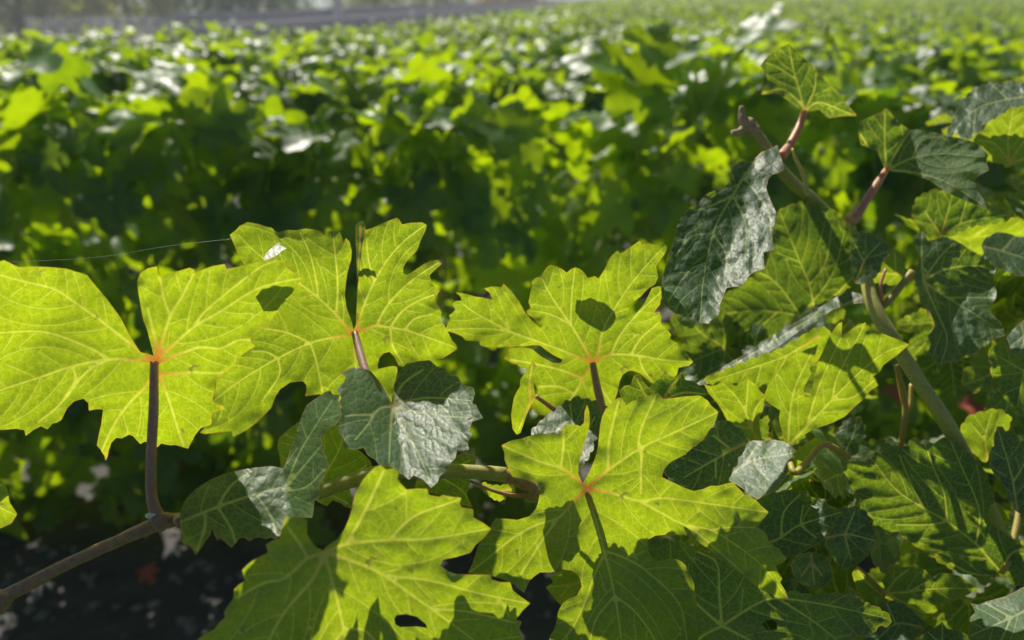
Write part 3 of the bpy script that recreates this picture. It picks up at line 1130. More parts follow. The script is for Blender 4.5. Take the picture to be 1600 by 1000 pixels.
# --- leaf B
B = cvs((2, [(806, 622), (798, 585), (785, 550), (770, 510), (763, 450), (768, 390), (775, 340), (795, 270), (797, 228), (785, 180), (767, 166), (757, 187), (748, 160), (740, 136), (720, 133), (700, 130), (672, 133), (663, 155), (645, 140), (630, 128), (570, 118),
             (545, 122), (520, 128), (480, 125), (430, 137), (412, 130), (400, 115), (380, 112), (335, 97), (300, 90), (275, 86), (262, 95), (240, 103), (215, 130), (188, 150), (200, 175), (210, 200), (225, 235), (240, 265), (262, 300), (270, 340)]),
        (0, [(388, 440), (392, 470), (398, 500), (385, 520), (372, 540), (350, 560), (352, 580), (338, 595), (335, 620), (325, 640), (332, 655), (312, 676)]),
        (4, [(800, 195), (840, 190), (870, 187), (905, 184), (911, 206), (922, 202), (935, 195), (965, 178), (1000, 152), (1025, 128), (1060, 92)]),
        (2, [(405, 985), (420, 950), (440, 920), (490, 886), (555, 880), (572, 900), (572, 930), (563, 956), (600, 950), (640, 945), (690, 990), (740, 1020), (790, 1070), (850, 1085), (900, 1055), (950, 1060), (990, 1010), (1000, 960), (1010, 905), (1026, 830), (1022, 808), (1000, 804), (960, 812), (928, 820),
             (926, 800), (935, 765), (955, 742), (985, 733), (1008, 755), (1032, 802), (1062, 808), (1090, 798), (1120, 790), (1150, 778), (1180, 770), (1215, 772), (1250, 768), (1330, 715), (1312, 690), (1300, 680), (1275, 630), (1260, 600), (1238, 575), (1246, 535), (1228, 505), (1213, 480), (1210, 468),
             (1226, 445), (1235, 430), (1215, 410), (1198, 395), (1190, 370), (1186, 350), (1220, 318), (1246, 294), (1228, 275), (1190, 280), (1150, 300), (1100, 335), (1070, 350), (1053, 340), (1055, 310), (1080, 270), (1122, 230), (1140, 180), (1165, 130), (1171, 100), (1150, 88),
             (1090, 90), (1048, 98), (1035, 75), (1022, 65), (980, 80), (940, 98), (900, 115), (865, 126), (850, 200), (838, 300), (828, 400), (822, 500), (818, 600)]))
H1(B, L(2, [(812, 640), (780, 620), (720, 550), (630, 465), (540, 395), (400, 300), (300, 220), (230, 150)], [(720, 550), (727, 400), (715, 250), (705, 145)], [(630, 465), (620, 380), (590, 250), (540, 140)],
        [(812, 645), (750, 655), (690, 665), (590, 690), (430, 765), (245, 875), (100, 985)], [(590, 690), (480, 640), (380, 620), (290, 600)], [(430, 765), (370, 735), (300, 730)], [(430, 765), (435, 850), (350, 980)], [(815, 640), (860, 622), (920, 605), (1060, 625), (1170, 660), (1320, 715)],
        [(920, 605), (970, 510), (1060, 410), (1150, 340), (1230, 290)], [(990, 610), (1050, 530), (1130, 480), (1205, 450)], [(1060, 625), (1110, 570), (1200, 545)], [(820, 630), (855, 510), (910, 385), (975, 275), (1060, 180), (1165, 100)], [(910, 385), (880, 270), (870, 160)], [(812, 650), (815, 760), (825, 900), (850, 1060)], [(590, 690), (620, 780), (650, 930)], [(990, 610), (1000, 700), (1050, 790)]),
   .482, sx=-.05, sy=-.38, tone=.72, red=1.0, bends=((340, 640, .008, 50), (540, 400, -.004, 50), (690, 560, .006, 60)), und=.006,
   petiole=[(554, 519, .480), (562, 550, .470), (577, 600, .452), (598, 660, .436), (625, 725, .422)], pet_mat=M_PET_DARK, pet_r=(.0022, .0025, .0026, .0027, .0030), label='glowing leaf with deep upright notch, second from left', seed=3)
H1(cv(2, [(866, 126), (862, 100), (858, 82), (835, 82), (815, 105), (818, 200), (822, 300), (822, 390), (832, 345), (842, 300), (850, 250), (858, 245), (850, 225), (862, 195), (872, 160), (875, 150)]), L(2, [(840, 110), (838, 200), (825, 370)]), .4765, sx=.9, sy=.3, side='upper', tone=.1, h=.0014, und=.001, quilt=.0005,
   label='grey green rolled margin of a leaf lobe', seed=4)

# --- leaf C
C_ = cv(3, [(590, 575), (560, 572), (500, 578), (470, 576), (440, 581), (412, 578), (385, 585), (350, 578), (320, 582), (290, 575), (282, 553), (250, 552), (215, 548), (200, 530), (160, 512), (115, 500), (125, 470), (140, 440), (130, 425), (150, 412), (165, 395), (148, 370), (165, 353), (195, 350), (190, 330), (165, 308),
            (225, 318), (260, 330), (300, 335), (350, 347), (335, 312), (308, 290), (345, 280), (395, 283), (405, 265), (420, 280), (440, 300), (480, 350), (510, 405), (545, 450), (588, 486), (604, 475), (595, 460), (560, 440), (525, 420), (520, 400), (540, 387), (530, 360), (535, 330), (540, 305), (550, 275), (545, 255), (566, 236),
            (595, 230), (605, 205), (620, 185), (640, 171), (680, 183), (700, 195), (720, 211), (738, 195), (762, 184), (785, 192), (802, 205), (825, 238), (860, 228), (880, 240), (905, 200), (920, 170), (935, 140), (950, 120), (975, 100), (990, 117), (1020, 95), (1050, 75), (1085, 51), (1095, 73), (1130, 62), (1152, 73), (1215, 70), (1221, 90), (1205, 125),
            (1185, 150), (1165, 180), (1177, 235), (1160, 270), (1135, 285), (1112, 305), (1090, 330), (1060, 352), (1035, 390), (1014, 436), (1040, 430), (1075, 405), (1110, 360), (1128, 325), (1145, 288), (1180, 278), (1232, 290), (1220, 315), (1188, 345), (1186, 370), (1165, 395), (1155, 412), (1185, 405), (1192, 430), (1190, 460), (1215, 490), (1242, 520),
            (1235, 540), (1275, 565), (1273, 595), (1310, 605), (1352, 657), (1330, 675), (1278, 685), (1270, 720), (1230, 760), (1180, 765), (1140, 762), (1118, 740), (1098, 722), (1080, 710), (1050, 700), (1025, 702), (1000, 720), (985, 750), (975, 800), (960, 850), (930, 880), (900, 870), (860, 900), (820, 880), (780, 920), (700, 900),
            (640, 930), (600, 922), (560, 910), (552, 870), (575, 800), (555, 740), (560, 660), (520, 690), (490, 690), (470, 665), (445, 660), (405, 640), (420, 625), (437, 618), (428, 592), (500, 584), (548, 592), (590, 628), (650, 662), (690, 662), (700, 645), (650, 620), (606, 590)])
H1(C_, L(3, [(850, 662), (770, 630), (700, 600), (550, 545), (400, 485), (230, 390), (165, 320)], [(560, 550), (400, 500), (250, 490), (120, 497)], [(850, 660), (800, 570), (740, 470), (650, 340), (595, 238)], [(740, 470), (745, 330), (760, 195)], [(855, 655), (880, 600), (900, 500), (960, 390), (1040, 270), (1150, 140), (1215, 75)],
        [(850, 660), (940, 620), (1080, 625), (1190, 645), (1345, 658)], [(940, 620), (990, 520), (1080, 410), (1200, 300)], [(1040, 620), (1090, 540), (1180, 460)], [(848, 668), (800, 740), (760, 815), (690, 900)], [(760, 815), (680, 780), (580, 780)], [(800, 740), (700, 700), (580, 670), (440, 645)], [(850, 665), (890, 780), (940, 860)], [(1080, 625), (1100, 690), (1150, 755)], [(740, 470), (640, 420), (540, 400)]),
   .49, sx=-.1, sy=-.42, tone=.82, red=.9, bends=((740, 500, .010, 45), (1000, 420, -.005, 50), (840, 620, .012, 40)), und=.003,
   petiole=[(926, 567, .489), (932, 600, .484), (941, 640, .474), (952, 690, .462), (965, 760, .455), (975, 850, .47)], pet_mat=M_PET_DARK, pet_r=(.0021, .0025, .0027, .0028, .003, .003), label='glowing five lobed leaf in the middle with a small shadow on it', seed=5)
# small leaf behind C which throws the dark shadow
pj = P(934, 500, .49 - .1 * .003 - .42 * .027) + SUN * .018
r_ = pj - CAM; dj = r_.dot(FWD)
qx, qy = 800 + FPX * r_.x / dj, 500 - FPX * r_.dot(UPV) / dj
sh = [(-26, -12), (-30, 4), (-22, 18), (-8, 28), (0, 36), (8, 26), (22, 14), (30, 2), (28, -10), (16, -20), (4, -26), (-10, -26), (-18, -20)]
H1([(qx + a, qy + b_ * .8) for a, b_ in sh], [[(qx, qy + 26), (qx, qy), (qx + 2, qy - 18)], [(qx, qy + 10), (qx - 20, qy - 4)], [(qx, qy + 10), (qx + 20, qy - 4)]], dj, sy=-.45, tone=.4, h=.0013, quilt=.0006, und=.001, seed=6)

# --- leaf D (grey, upper face in the sun)
D = cv(5, [(708, 158), (690, 120), (665, 80), (635, 45), (595, 30), (560, 35), (528, 52), (546, 66), (540, 85), (513, 105), (530, 140), (518, 160), (532, 172), (520, 190), (526, 215), (518, 240), (522, 265), (540, 285), (538, 318), (575, 325), (610, 318), (625, 345), (650, 360), (668, 382), (690, 380), (715, 387), (735, 410), (750, 412), (770, 432),
           (787, 415), (820, 430), (850, 460), (872, 440), (880, 418), (905, 400), (915, 375), (935, 355), (942, 328), (985, 325), (978, 300), (996, 270), (985, 255), (995, 225), (1034, 212), (1018, 185), (1010, 165), (995, 160), (1005, 125), (1000, 103), (975, 98), (955, 85), (945, 65), (915, 60), (900, 35), (868, 28), (845, 6), (800, 10), (760, 20), (735, 50), (718, 90), (714, 130)])
H1(D, L(5, [(712, 165), (660, 182), (625, 235), (580, 288)], [(640, 200), (590, 200), (545, 205)], [(712, 168), (740, 230), (800, 330), (850, 445)], [(712, 165), (770, 150), (850, 140), (990, 150)], [(714, 170), (800, 190), (900, 205), (1015, 212)], [(712, 160), (750, 90), (820, 40)], [(712, 168), (705, 250), (700, 370)]),
   .422, sx=.95, sy=1.3, side='upper', tone=.2, red=.3, folds=((640, 757, 613, 633, -1.4),), und=.003, crumple=.0002, quilt=.0007, bends=((560, 590, -.004, 40), (690, 590, .004, 40)), label='pale grey green heart shaped leaf with sheen, over the cane', seed=7)

# --- leaf E (folded)
E = cvs((4, [(702, 535), (705, 500), (720, 460), (740, 435), (760, 415), (795, 390), (830, 370), (875, 352), (920, 340), (960, 332), (1000, 326), (1060, 320), (1108, 330), (1125, 285), (1140, 235), (1160, 180), (1180, 120), (1200, 80), (1225, 62), (1250, 45), (1270, 30), (1290, 24), (1300, 40), (1327, 42), (1322, 65), (1330, 90), (1337, 120), (1325, 145), (1312, 160),
             (1285, 170), (1272, 188), (1255, 215), (1262, 235), (1258, 258), (1275, 280), (1280, 300), (1287, 330), (1268, 345), (1262, 370), (1248, 395), (1248, 440), (1228, 458), (1225, 490), (1220, 522), (1180, 522), (1140, 520), (1120, 545), (1100, 572), (1095, 590), (1080, 606), (1055, 600), (1040, 606), (1010, 598), (990, 605), (975, 615), (955, 600), (935, 603), (920, 622),
             (905, 640), (890, 628), (880, 618), (860, 603), (850, 612), (838, 590), (829, 560), (822, 590), (805, 610), (790, 635), (765, 668), (752, 645), (740, 630), (722, 628), (710, 618), (715, 590), (706, 570)]))
H1(E, L(4, [(702, 540), (850, 480), (1000, 430), (1115, 400)], [(850, 480), (900, 560), (920, 620)], [(800, 500), (800, 560), (770, 650)], [(1000, 430), (1060, 520), (1080, 590)], [(850, 480), (900, 400), (980, 340)], [(1115, 400), (1180, 250), (1300, 60)], [(1115, 420), (1200, 400), (1270, 330)], [(1115, 410), (1180, 330), (1255, 240)]),
   .380, center=(440, 760), sx=.3, sy=.9, side='upper', tone=.35, red=.2, folds=((455, 812, 443, 720, -1.6),), und=.003, crumple=.0006, quilt=.0010, label='folded leaf, dark left half and bright upright right half',
   petiole=[(283, 815, .384), (278, 812, .386), (262, 814, .387)], pet_mat=M_CANE_RED, pet_r=(.0022, .003, .004), seed=8)

# --- leaf F behind E
H1(cv(5, [(310, 340), (303, 315), (305, 290), (320, 272), (340, 255), (360, 240), (380, 225), (430, 225), (520, 235), (560, 300), (610, 340), (635, 365), (640, 385), (600, 420), (570, 440), (560, 465), (572, 500), (565, 533), (545, 528), (530, 515), (500, 503), (480, 525), (450, 512), (420, 480), (380, 450), (340, 430), (318, 390)]),
   L(5, [(440, 500), (470, 420), (520, 330), (540, 260)], [(440, 500), (420, 400), (380, 300), (330, 270)], [(460, 450), (540, 430), (620, 380)], [(440, 500), (500, 490), (560, 520)], [(420, 400), (470, 320), (460, 240)]), .446, sy=-.4, tone=.8, label='glowing leaf behind the folded leaf and the cane', seed=9)

# --- leaf G (bottom, half in shade)
G = cvs((5, [(466, 682), (440, 670), (420, 645), (408, 622), (408, 572), (370, 562), (330, 565), (325, 585), (318, 605), (312, 640), (290, 645), (263, 660), (270, 690), (240, 705), (213, 720), (195, 735), (178, 752), (188, 790), (165, 805), (150, 820), (147, 855), (130, 875), (113, 902), (118, 920), (95, 940), (80, 960), (40, 985), (0, 1012)]),
        (0, [(285, 1012), (300, 1040), (280, 1070), (330, 1110), (380, 1100), (420, 1150), (480, 1140), (540, 1170), (600, 1140), (660, 1130), (700, 1080), (760, 1070), (815, 1020)]),
        (5, [(1178, 1000), (1162, 960), (1172, 935), (1150, 928), (1175, 895), (1202, 870), (1172, 850), (1140, 825), (1130, 795), (1095, 795), (1065, 785), (1060, 768), (1030, 768), (985, 768), (930, 765), (905, 752), (882, 735), (892, 715), (940, 705), (990, 690), (1005, 665), (1035, 640), (1062, 605), (1035, 585), (1000, 565), (998, 535), (960, 530), (950, 515), (957, 495), (925, 492),
             (890, 485), (880, 492), (842, 485), (835, 463), (800, 462), (762, 466), (742, 445), (730, 430), (735, 400), (715, 390), (690, 396), (670, 380), (652, 386), (630, 405), (608, 430), (590, 460), (580, 480), (570, 525), (558, 570), (540, 610), (518, 640), (492, 658), (474, 672)]))
H1(G, L(5, [(472, 690), (410, 712), (330, 780), (250, 800), (160, 850)], [(472, 692), (430, 780), (330, 900), (270, 1010), (230, 1130)], [(410, 712), (390, 670), (340, 600)], [(472, 692), (500, 800), (540, 965), (555, 1100), (560, 1300)], [(540, 965), (480, 1040), (430, 1150)], [(540, 965), (620, 970), (700, 1080)], [(472, 690), (550, 660), (700, 645), (850, 640), (1055, 605)], [(550, 660), (620, 530), (680, 400)], [(700, 645), (790, 560), (940, 505)], [(475, 692), (570, 720), (680, 770), (850, 890), (1000, 1000), (1100, 1080)], [(680, 770), (850, 790), (1000, 830), (1190, 870)], [(850, 890), (980, 900), (1150, 940)]),
   .330, center=(520, 880), sx=.38, sy=-.13, side='upper', tone=.88, red=.25, holes=[cv(5, [(718, 925), (725, 912), (760, 908), (800, 918), (832, 945), (835, 958), (800, 952), (740, 955), (722, 945)])], und=.004, bends=((400, 850, .004, 60), (760, 930, -.003, 60)), label='broad leaf at bottom centre, dark middle and glowing right half', seed=10)

# --- leaf H (centre)
Hh = cv(6, [(526, 385), (545, 345), (560, 310), (572, 260), (575, 225), (580, 180), (587, 150), (600, 120), (622, 98), (640, 82), (656, 75), (672, 92), (680, 106), (700, 90), (722, 84), (740, 80), (760, 72), (800, 58), (812, 70), (818, 82), (860, 78), (900, 72), (960, 68), (990, 88), (1004, 108), (1030, 130), (1022, 160), (1010, 180), (992, 205), (972, 238), (940, 260), (900, 295), (870, 310), (850, 320), (825, 345), (815, 378), (840, 392), (870, 405), (900, 420), (935, 432),
            (970, 425), (1000, 412), (1030, 412), (1060, 404), (1085, 400), (1100, 415), (1130, 445), (1172, 465), (1195, 490), (1222, 512), (1210, 530), (1195, 545), (1178, 570), (1200, 582), (1215, 600), (1225, 632), (1260, 650), (1272, 668), (1292, 690), (1275, 705), (1250, 715), (1256, 740), (1275, 765), (1265, 780), (1285, 812), (1297, 842), (1250, 840), (1228, 820), (1200, 812), (1150, 775), (1115, 748), (1080, 720), (1040, 690), (1000, 660), (960, 630), (920, 602), (850, 598), (790, 602), (762, 618),
            (760, 640), (765, 665), (780, 690), (800, 700), (840, 690), (870, 692), (890, 700), (905, 715), (912, 735), (925, 755), (938, 785), (940, 820), (948, 860), (945, 920), (952, 1000), (960, 1060), (900, 1100), (880, 1160), (800, 1190), (700, 1210), (640, 1180), (560, 1180), (500, 1120), (420, 1100), (380, 1040), (388, 985), (405, 960), (412, 935), (420, 890), (435, 862), (460, 842), (490, 830),
            (510, 795), (500, 760), (470, 735), (435, 730), (395, 742), (350, 742), (325, 760), (308, 780), (290, 822), (265, 800), (240, 782), (200, 765), (150, 752), (75, 745), (95, 705), (115, 640), (140, 600), (160, 572), (180, 536), (225, 538), (265, 542), (310, 528), (335, 500), (342, 480), (352, 430), (340, 402), (310, 392), (245, 378), (230, 350), (215, 312), (215, 285), (203, 258), (240, 240), (280, 232), (330, 216),
            (355, 212), (380, 216), (400, 208), (425, 217), (435, 195), (445, 178), (480, 178), (505, 185), (518, 172), (520, 130), (530, 103), (538, 130), (540, 170), (535, 205), (522, 245), (508, 285), (498, 330), (496, 365), (512, 402)])
H1(Hh, L(6, [(526, 422), (490, 385), (430, 345), (350, 320), (210, 260)], [(430, 345), (440, 260), (440, 190)], [(526, 422), (560, 395), (620, 345), (740, 265), (850, 215), (1025, 133)], [(610, 350), (612, 260), (625, 190), (650, 90)], [(725, 275), (735, 200), (790, 70)], [(526, 422), (570, 430), (640, 445), (730, 470), (800, 460), (880, 465), (1060, 490), (1215, 512)],
         [(730, 470), (820, 520), (900, 560), (1000, 580), (1100, 640), (1200, 720), (1292, 838)], [(900, 560), (960, 600), (1040, 670), (1130, 750)], [(740, 265), (735, 350), (735, 440)], [(526, 422), (480, 470), (420, 535), (340, 560), (250, 610), (150, 690), (85, 740)], [(420, 535), (360, 620), (270, 760)], [(528, 425), (545, 480), (560, 540), (595, 660), (635, 830), (660, 1000), (670, 1180)],
         [(595, 660), (680, 690), (760, 740), (880, 860), (910, 1000)], [(597, 665), (555, 760), (520, 860), (470, 960), (410, 1030)], [(635, 830), (720, 900), (800, 1020), (840, 1140)], [(635, 830), (560, 930), (530, 1080)], [(1000, 580), (1080, 570), (1170, 572)]),
   .398, center=(920, 770), sx=-.02, sy=-.28, side='upper', tone=.9, red=1.0, und=.004, bends=((1200, 900, -.006, 55), (960, 660, -.004, 60), (820, 700, .004, 50), (1010, 860, .008, 40)), folds=((1000, 785, 1240, 930, -.12),), label='largest centre leaf, upper lobes glowing and lower lobes shaded', seed=11,
   petiole=[(916, 763, .4), (925, 790, .41), (935, 850, .43), (950, 950, .46)], pet_mat=M_PET_PINK, pet_r=(.0016, .002, .0022, .0025))

# --- large dark leaf behind H, lower right
H1(cvs((0, [(1000, 850), (1030, 840), (1090, 858), (1120, 870), (1150, 890), (1180, 905), (1212, 922), (1240, 925), (1270, 930), (1300, 927), (1332, 932), (1352, 942), (1372, 950), (1393, 966), (1383, 978), (1372, 978), (1360, 990), (1335, 1000), (1330, 1060), (1250, 1090), (1150, 1120), (1060, 1100), (1040, 1000), (1050, 930), (1010, 890)])),
   [[(1128, 978), (1124, 930), (1120, 880), (1090, 862)], [(1128, 978), (1180, 945), (1215, 935), (1290, 945), (1385, 966)], [(1128, 978), (1090, 1000), (1050, 1050)], [(1128, 978), (1190, 1010), (1280, 1060)], [(1128, 978), (1085, 940), (1030, 880)], [(1215, 935), (1270, 970), (1320, 1010)]],
   .425, sx=-.05, sy=.15, side='upper', tone=.35, red=.1, teeth=(20, 3), holes=[[(1190, 975), (1200, 968), (1214, 970), (1214, 984), (1198, 985)]], und=.004, label='dark leaf in shade at the bottom, under the largest centre leaf', seed=12)

# --- small ones about the centre
H1(cv(6, [(372, 798), (400, 780), (388, 757), (415, 742), (440, 730), (480, 735), (505, 760), (512, 785), (500, 815), (480, 830), (460, 845), (428, 866), (400, 835)]), L(6, [(505, 780), (450, 790), (380, 798)], [(470, 788), (430, 830)]), .43, sy=-.35, tone=.9, label='small round yellow leaf seen through the notch', seed=13)
H1(cv(3, [(550, 652), (572, 680), (560, 720), (553, 760), (560, 800), (566, 830), (548, 860), (530, 900), (510, 950), (490, 1010), (470, 1020), (450, 990), (442, 920), (455, 840), (468, 810), (487, 780), (488, 745), (520, 700)]), L(3, [(565, 828), (520, 900), (480, 1000)], [(540, 860), (535, 760), (550, 660)]), .432, sx=.9, sy=-.3, tone=.85, label='narrow yellow leaf seen almost edge on',
   petiole=[(837, 620, .432), (850, 628, .434), (866, 640, .438)], pet_mat=M_CANE_RED, pet_r=(.0011, .0013, .0015), seed=14)
H1(cvs((6, [(318, 225), (325, 200), (350, 170), (375, 148), (400, 125), (430, 108), (462, 88), (500, 75), (520, 85), (570, 95), (585, 150), (560, 230), (540, 290), (505, 340), (470, 330), (420, 300), (360, 250)])), L(6, [(520, 300), (480, 200), (465, 100)], [(500, 250), (400, 180)], [(500, 250), (560, 150)]), .425, sx=-.2, sy=1.0, side='upper', tone=.2, crumple=.0008, teeth=(16, 3), label='pale crumpled leaf peeping out behind the centre notch', seed=15)
H1(cv(3, [(980, 800), (1010, 775), (1040, 770), (1055, 725), (1085, 712), (1098, 750), (1130, 785), (1180, 740), (1213, 698), (1230, 720), (1262, 735), (1300, 712), (1312, 745), (1360, 755), (1390, 780), (1432, 818), (1390, 835), (1330, 838), (1280, 860), (1230, 880), (1190, 860), (1100, 870), (1050, 880), (1000, 860)]), L(3, [(1200, 850), (1240, 780), (1290, 730)], [(1200, 850), (1300, 810), (1420, 818)], [(1200, 850), (1120, 830), (1070, 740)]), .43, sx=-.2, sy=-.1, tone=.3, label='dark toothed leaf behind the upper right centre lobe', seed=16)
H1(cv(5, [(930, 348), (975, 333), (1010, 350), (1008, 378), (985, 400), (990, 440), (975, 480), (997, 530), (950, 518), (900, 492), (860, 480), (790, 462), (800, 420), (860, 400)]), L(5, [(800, 440), (880, 420), (990, 360)], [(880, 420), (960, 470), (990, 520)]), .44, sy=-.3, tone=.5, label='green leaf behind the cane under the grey leaf', seed=17)
H1(cv(5, [(1030, 440), (1065, 450), (1100, 452), (1142, 443), (1142, 475), (1115, 478), (1110, 500), (1080, 503), (1055, 488), (1035, 470)]), L(5, [(1140, 455), (1090, 475), (1040, 450)]), .445, sy=-.4, tone=.8, h=.0014, teeth=(9, 2), label='tiny toothed yellow leaf under the cane', seed=18)
H1(cvs((0, [(-60, 730), (-20, 745), (0, 748), (12, 765), (15, 785), (27, 803), (18, 818), (2, 825), (-20, 832), (-60, 830)])), [[(-60, 780), (-20, 785), (22, 804)], [(-30, 784), (5, 755)]], .40, sy=-.4, tone=.95, label='bright leaf tip poking in at the left edge', seed=19)
H1(cv(5, [(1130, 400), (1140, 330), (1180, 300), (1220, 310), (1260, 360), (1250, 420), (1240, 470), (1200, 470), (1150, 440)]), L(5, [(1240, 460), (1190, 400), (1150, 340)]), .438, sy=.7, side='upper', tone=.2, teeth=(14, 3), label='small dull leaf at the cane joint', seed=20)
H1(cv(6, [(820, 350), (860, 315), (900, 295), (940, 262), (975, 238), (1000, 200), (1040, 165), (1090, 180), (1140, 240), (1110, 300), (1080, 360), (1060, 405), (1000, 420), (930, 445), (870, 430)]), L(6, [(1130, 250), (1020, 310), (900, 380)], [(1020, 310), (1020, 380)], [(1080, 275), (1010, 220)]), .425, sx=.1, sy=.3, side='upper', tone=.15, teeth=(18, 3), label='dark green leaf in shade between glowing centre lobes', seed=21)

# ================= right vine
o = tube('cane', [Vector((.40, .62, .74)), P(1620, 980, .66), P(1560, 830, .58), P(1495, 690, .515), P(1440, 602, .512), P(1398, 535, .515), P(1366, 480, .525), P(1352, 430, .540), P(1340, 385, .560), P(1328, 345, .557)],
         (.008, .0066, .0058, .0050, .0048, .0048, .0050, .0042, .0024, .0026), M_CANE_TAN, vine2, B2, sides=14, n=8)
o['label'] = 'stout yellowish tan cane leaning up to the left'
cane2 = o
tube('cane', [P(1350, 440, .66), P(1318, 365, .66), P(1270, 312, .64), P(1245, 292, .61), P(1220, 265, .588), P(1200, 235, .586), P(1176, 202, .585)], (.0050, .0048, .0048, .0046, .0044, .0042, .0040), M_CANE_GREEN, vine2, B2, sides=12, n=8)['label'] = 'upper cane with a dry broken tip'
tube('broken_tip', [P(1182, 210, .5835), P(1170, 195, .586), P(1160, 186, .586), P(1158, 166, .587)], (.0044, .0058, .0035, .0016), M_TIP, vine2, B2, sides=9, wob=.35)
tube('broken_tip', [P(1168, 196, .586), P(1156, 206, .584), P(1144, 208, .583)], (.0040, .0030, .0022), M_TIP, vine2, B2, sides=8, wob=.3)
tube('trunk', [Vector((.42, .64, -.05)), Vector((.38, .60, .3)), Vector((.42, .63, .55)), Vector((.40, .62, .78))], (.034, .027, .023, .025), M_BARK, vine2, B2, sides=12, wob=.25)
for pts, r, m in (([P(1407, 698, .53), P(1414, 645, .53), P(1412, 620, .53), P(1400, 570, .525)], (.0018, .0019, .0025, .0016), M_PET_YEL), ([P(1413, 643, .531), P(1422, 632, .532), P(1424, 600, .535)], (.0018, .0016, .0014), M_PET_YEL),
                  ([P(1374, 482, .53), P(1392, 466, .53), P(1425, 424, .535)], (.0026, .0026, .0022), M_PET_YEL), ([P(1378, 470, .528), P(1376, 445, .53), P(1384, 420, .532)], (.0014, .0012, .001), M_PET_PINK),
                  ([P(1262, 305, .57), P(1256, 275, .572), P(1244, 250, .575), P(1238, 232, .577)], (.0018, .0016, .0012, .0008), M_CANE_TAN)):
    tube('side_stem', pts, r, m, vine2, B2, sides=8)

# W crumpled
H2(cv(8, [(352, 405), (380, 378), (405, 365), (430, 353), (440, 390), (452, 430), (432, 440), (415, 445), (400, 460), (394, 490), (410, 530), (426, 565), (420, 600), (412, 640), (420, 680), (385, 688), (390, 740), (360, 748), (340, 762), (322, 792), (270, 800), (258, 830), (250, 850), (246, 888), (230, 890), (215, 912), (190, 908), (172, 916), (152, 892), (110, 880), (85, 862), (68, 848), (66, 800), (70, 770), (85, 705), (100, 670), (108, 640), (120, 590), (140, 565), (152, 550), (182, 538), (200, 510), (235, 495), (262, 488), (275, 470), (290, 450), (282, 422), (312, 404)]),
   L(8, [(362, 402), (320, 460), (290, 510), (255, 570), (228, 630), (208, 720), (195, 800), (188, 905)], [(290, 510), (330, 600), (330, 720)], [(228, 630), (270, 700), (260, 790)], [(208, 720), (150, 750), (90, 840)], [(228, 630), (160, 640), (110, 700)], [(290, 510), (230, 540), (170, 560)], [(330, 460), (390, 540), (415, 600)]),
   .485, center=(1120, 380), sx=.30, sy=.78, side='upper', tone=-.1, red=0, crumple=.0013, und=.006, quilt=.0018, gloss=.5, folds=((1095, 500, 1182, 250, -.75),), h=.0017, label='dark crumpled glossy leaf drooping from the upper cane',
   petiole=[(1181, 251, .545), (1195, 240, .565), (1215, 243, .58)], pet_mat=M_PET_YEL, pet_r=(.0014, .0018, .0022), seed=31)
# X
H2(cv(8, [(428, 570), (450, 550), (480, 540), (505, 530), (540, 535), (570, 542), (605, 560), (630, 585), (650, 615), (672, 660), (682, 700), (690, 760), (665, 790), (640, 805), (610, 822), (590, 835), (540, 855), (500, 885), (470, 900), (440, 930), (400, 962), (360, 985), (325, 992), (290, 985), (250, 965), (215, 968), (175, 962), (150, 972), (110, 930), (105, 880), (180, 860), (300, 800), (390, 735), (415, 650)]),
   L(8, [(500, 888), (430, 875), (350, 872), (250, 882), (130, 905)], [(545, 865), (530, 790), (500, 720), (460, 620), (440, 570)], [(500, 885), (440, 800), (390, 760), (330, 740)], [(505, 885), (600, 760), (640, 620)], [(530, 790), (580, 720), (600, 600)], [(500, 720), (430, 690)], [(430, 875), (380, 920), (330, 985)], [(500, 888), (600, 830), (680, 750)]),
   .63, center=(1230, 450), sx=-.1, sy=-.05, tone=.12, red=.1, teeth=(20, 3), und=.005, label='mid green leaf lit from behind, beside the crumpled leaf', seed=32)
# Y edge-on pale leaf
H2(cv(8, [(160, 1110), (210, 1075), (270, 1040), (330, 1005), (380, 968), (430, 940), (450, 928), (520, 888), (560, 862), (595, 838), (650, 810), (690, 818), (712, 846), (660, 850), (600, 868), (570, 890), (550, 905), (520, 918), (470, 955), (430, 985), (390, 1010), (350, 1045), (300, 1065), (230, 1095)]),
   L(8, [(690, 830), (520, 905), (380, 990), (180, 1100)], [(520, 905), (560, 870)], [(400, 980), (420, 950)]), .555, center=(1230, 520), sx=-.4, sy=1.4, side='upper', tone=.0, crumple=.0008, und=.002, label='pale leaf seen almost edge on, a long bright streak', seed=33)
H2(cvs((0, [(1100, 592), (1150, 572), (1190, 556), (1220, 545), (1240, 535), (1262, 520), (1292, 512), (1295, 540), (1270, 568), (1245, 580), (1215, 590), (1195, 620), (1165, 610), (1120, 605)])), [[(1280, 525), (1230, 555), (1190, 570), (1110, 596)], [(1230, 555), (1215, 585)], [(1190, 570), (1180, 605)]], .515, sy=-.3, tone=.75, teeth=(18, 3), label='yellow leaf glowing under the pale edge on leaf', seed=34)
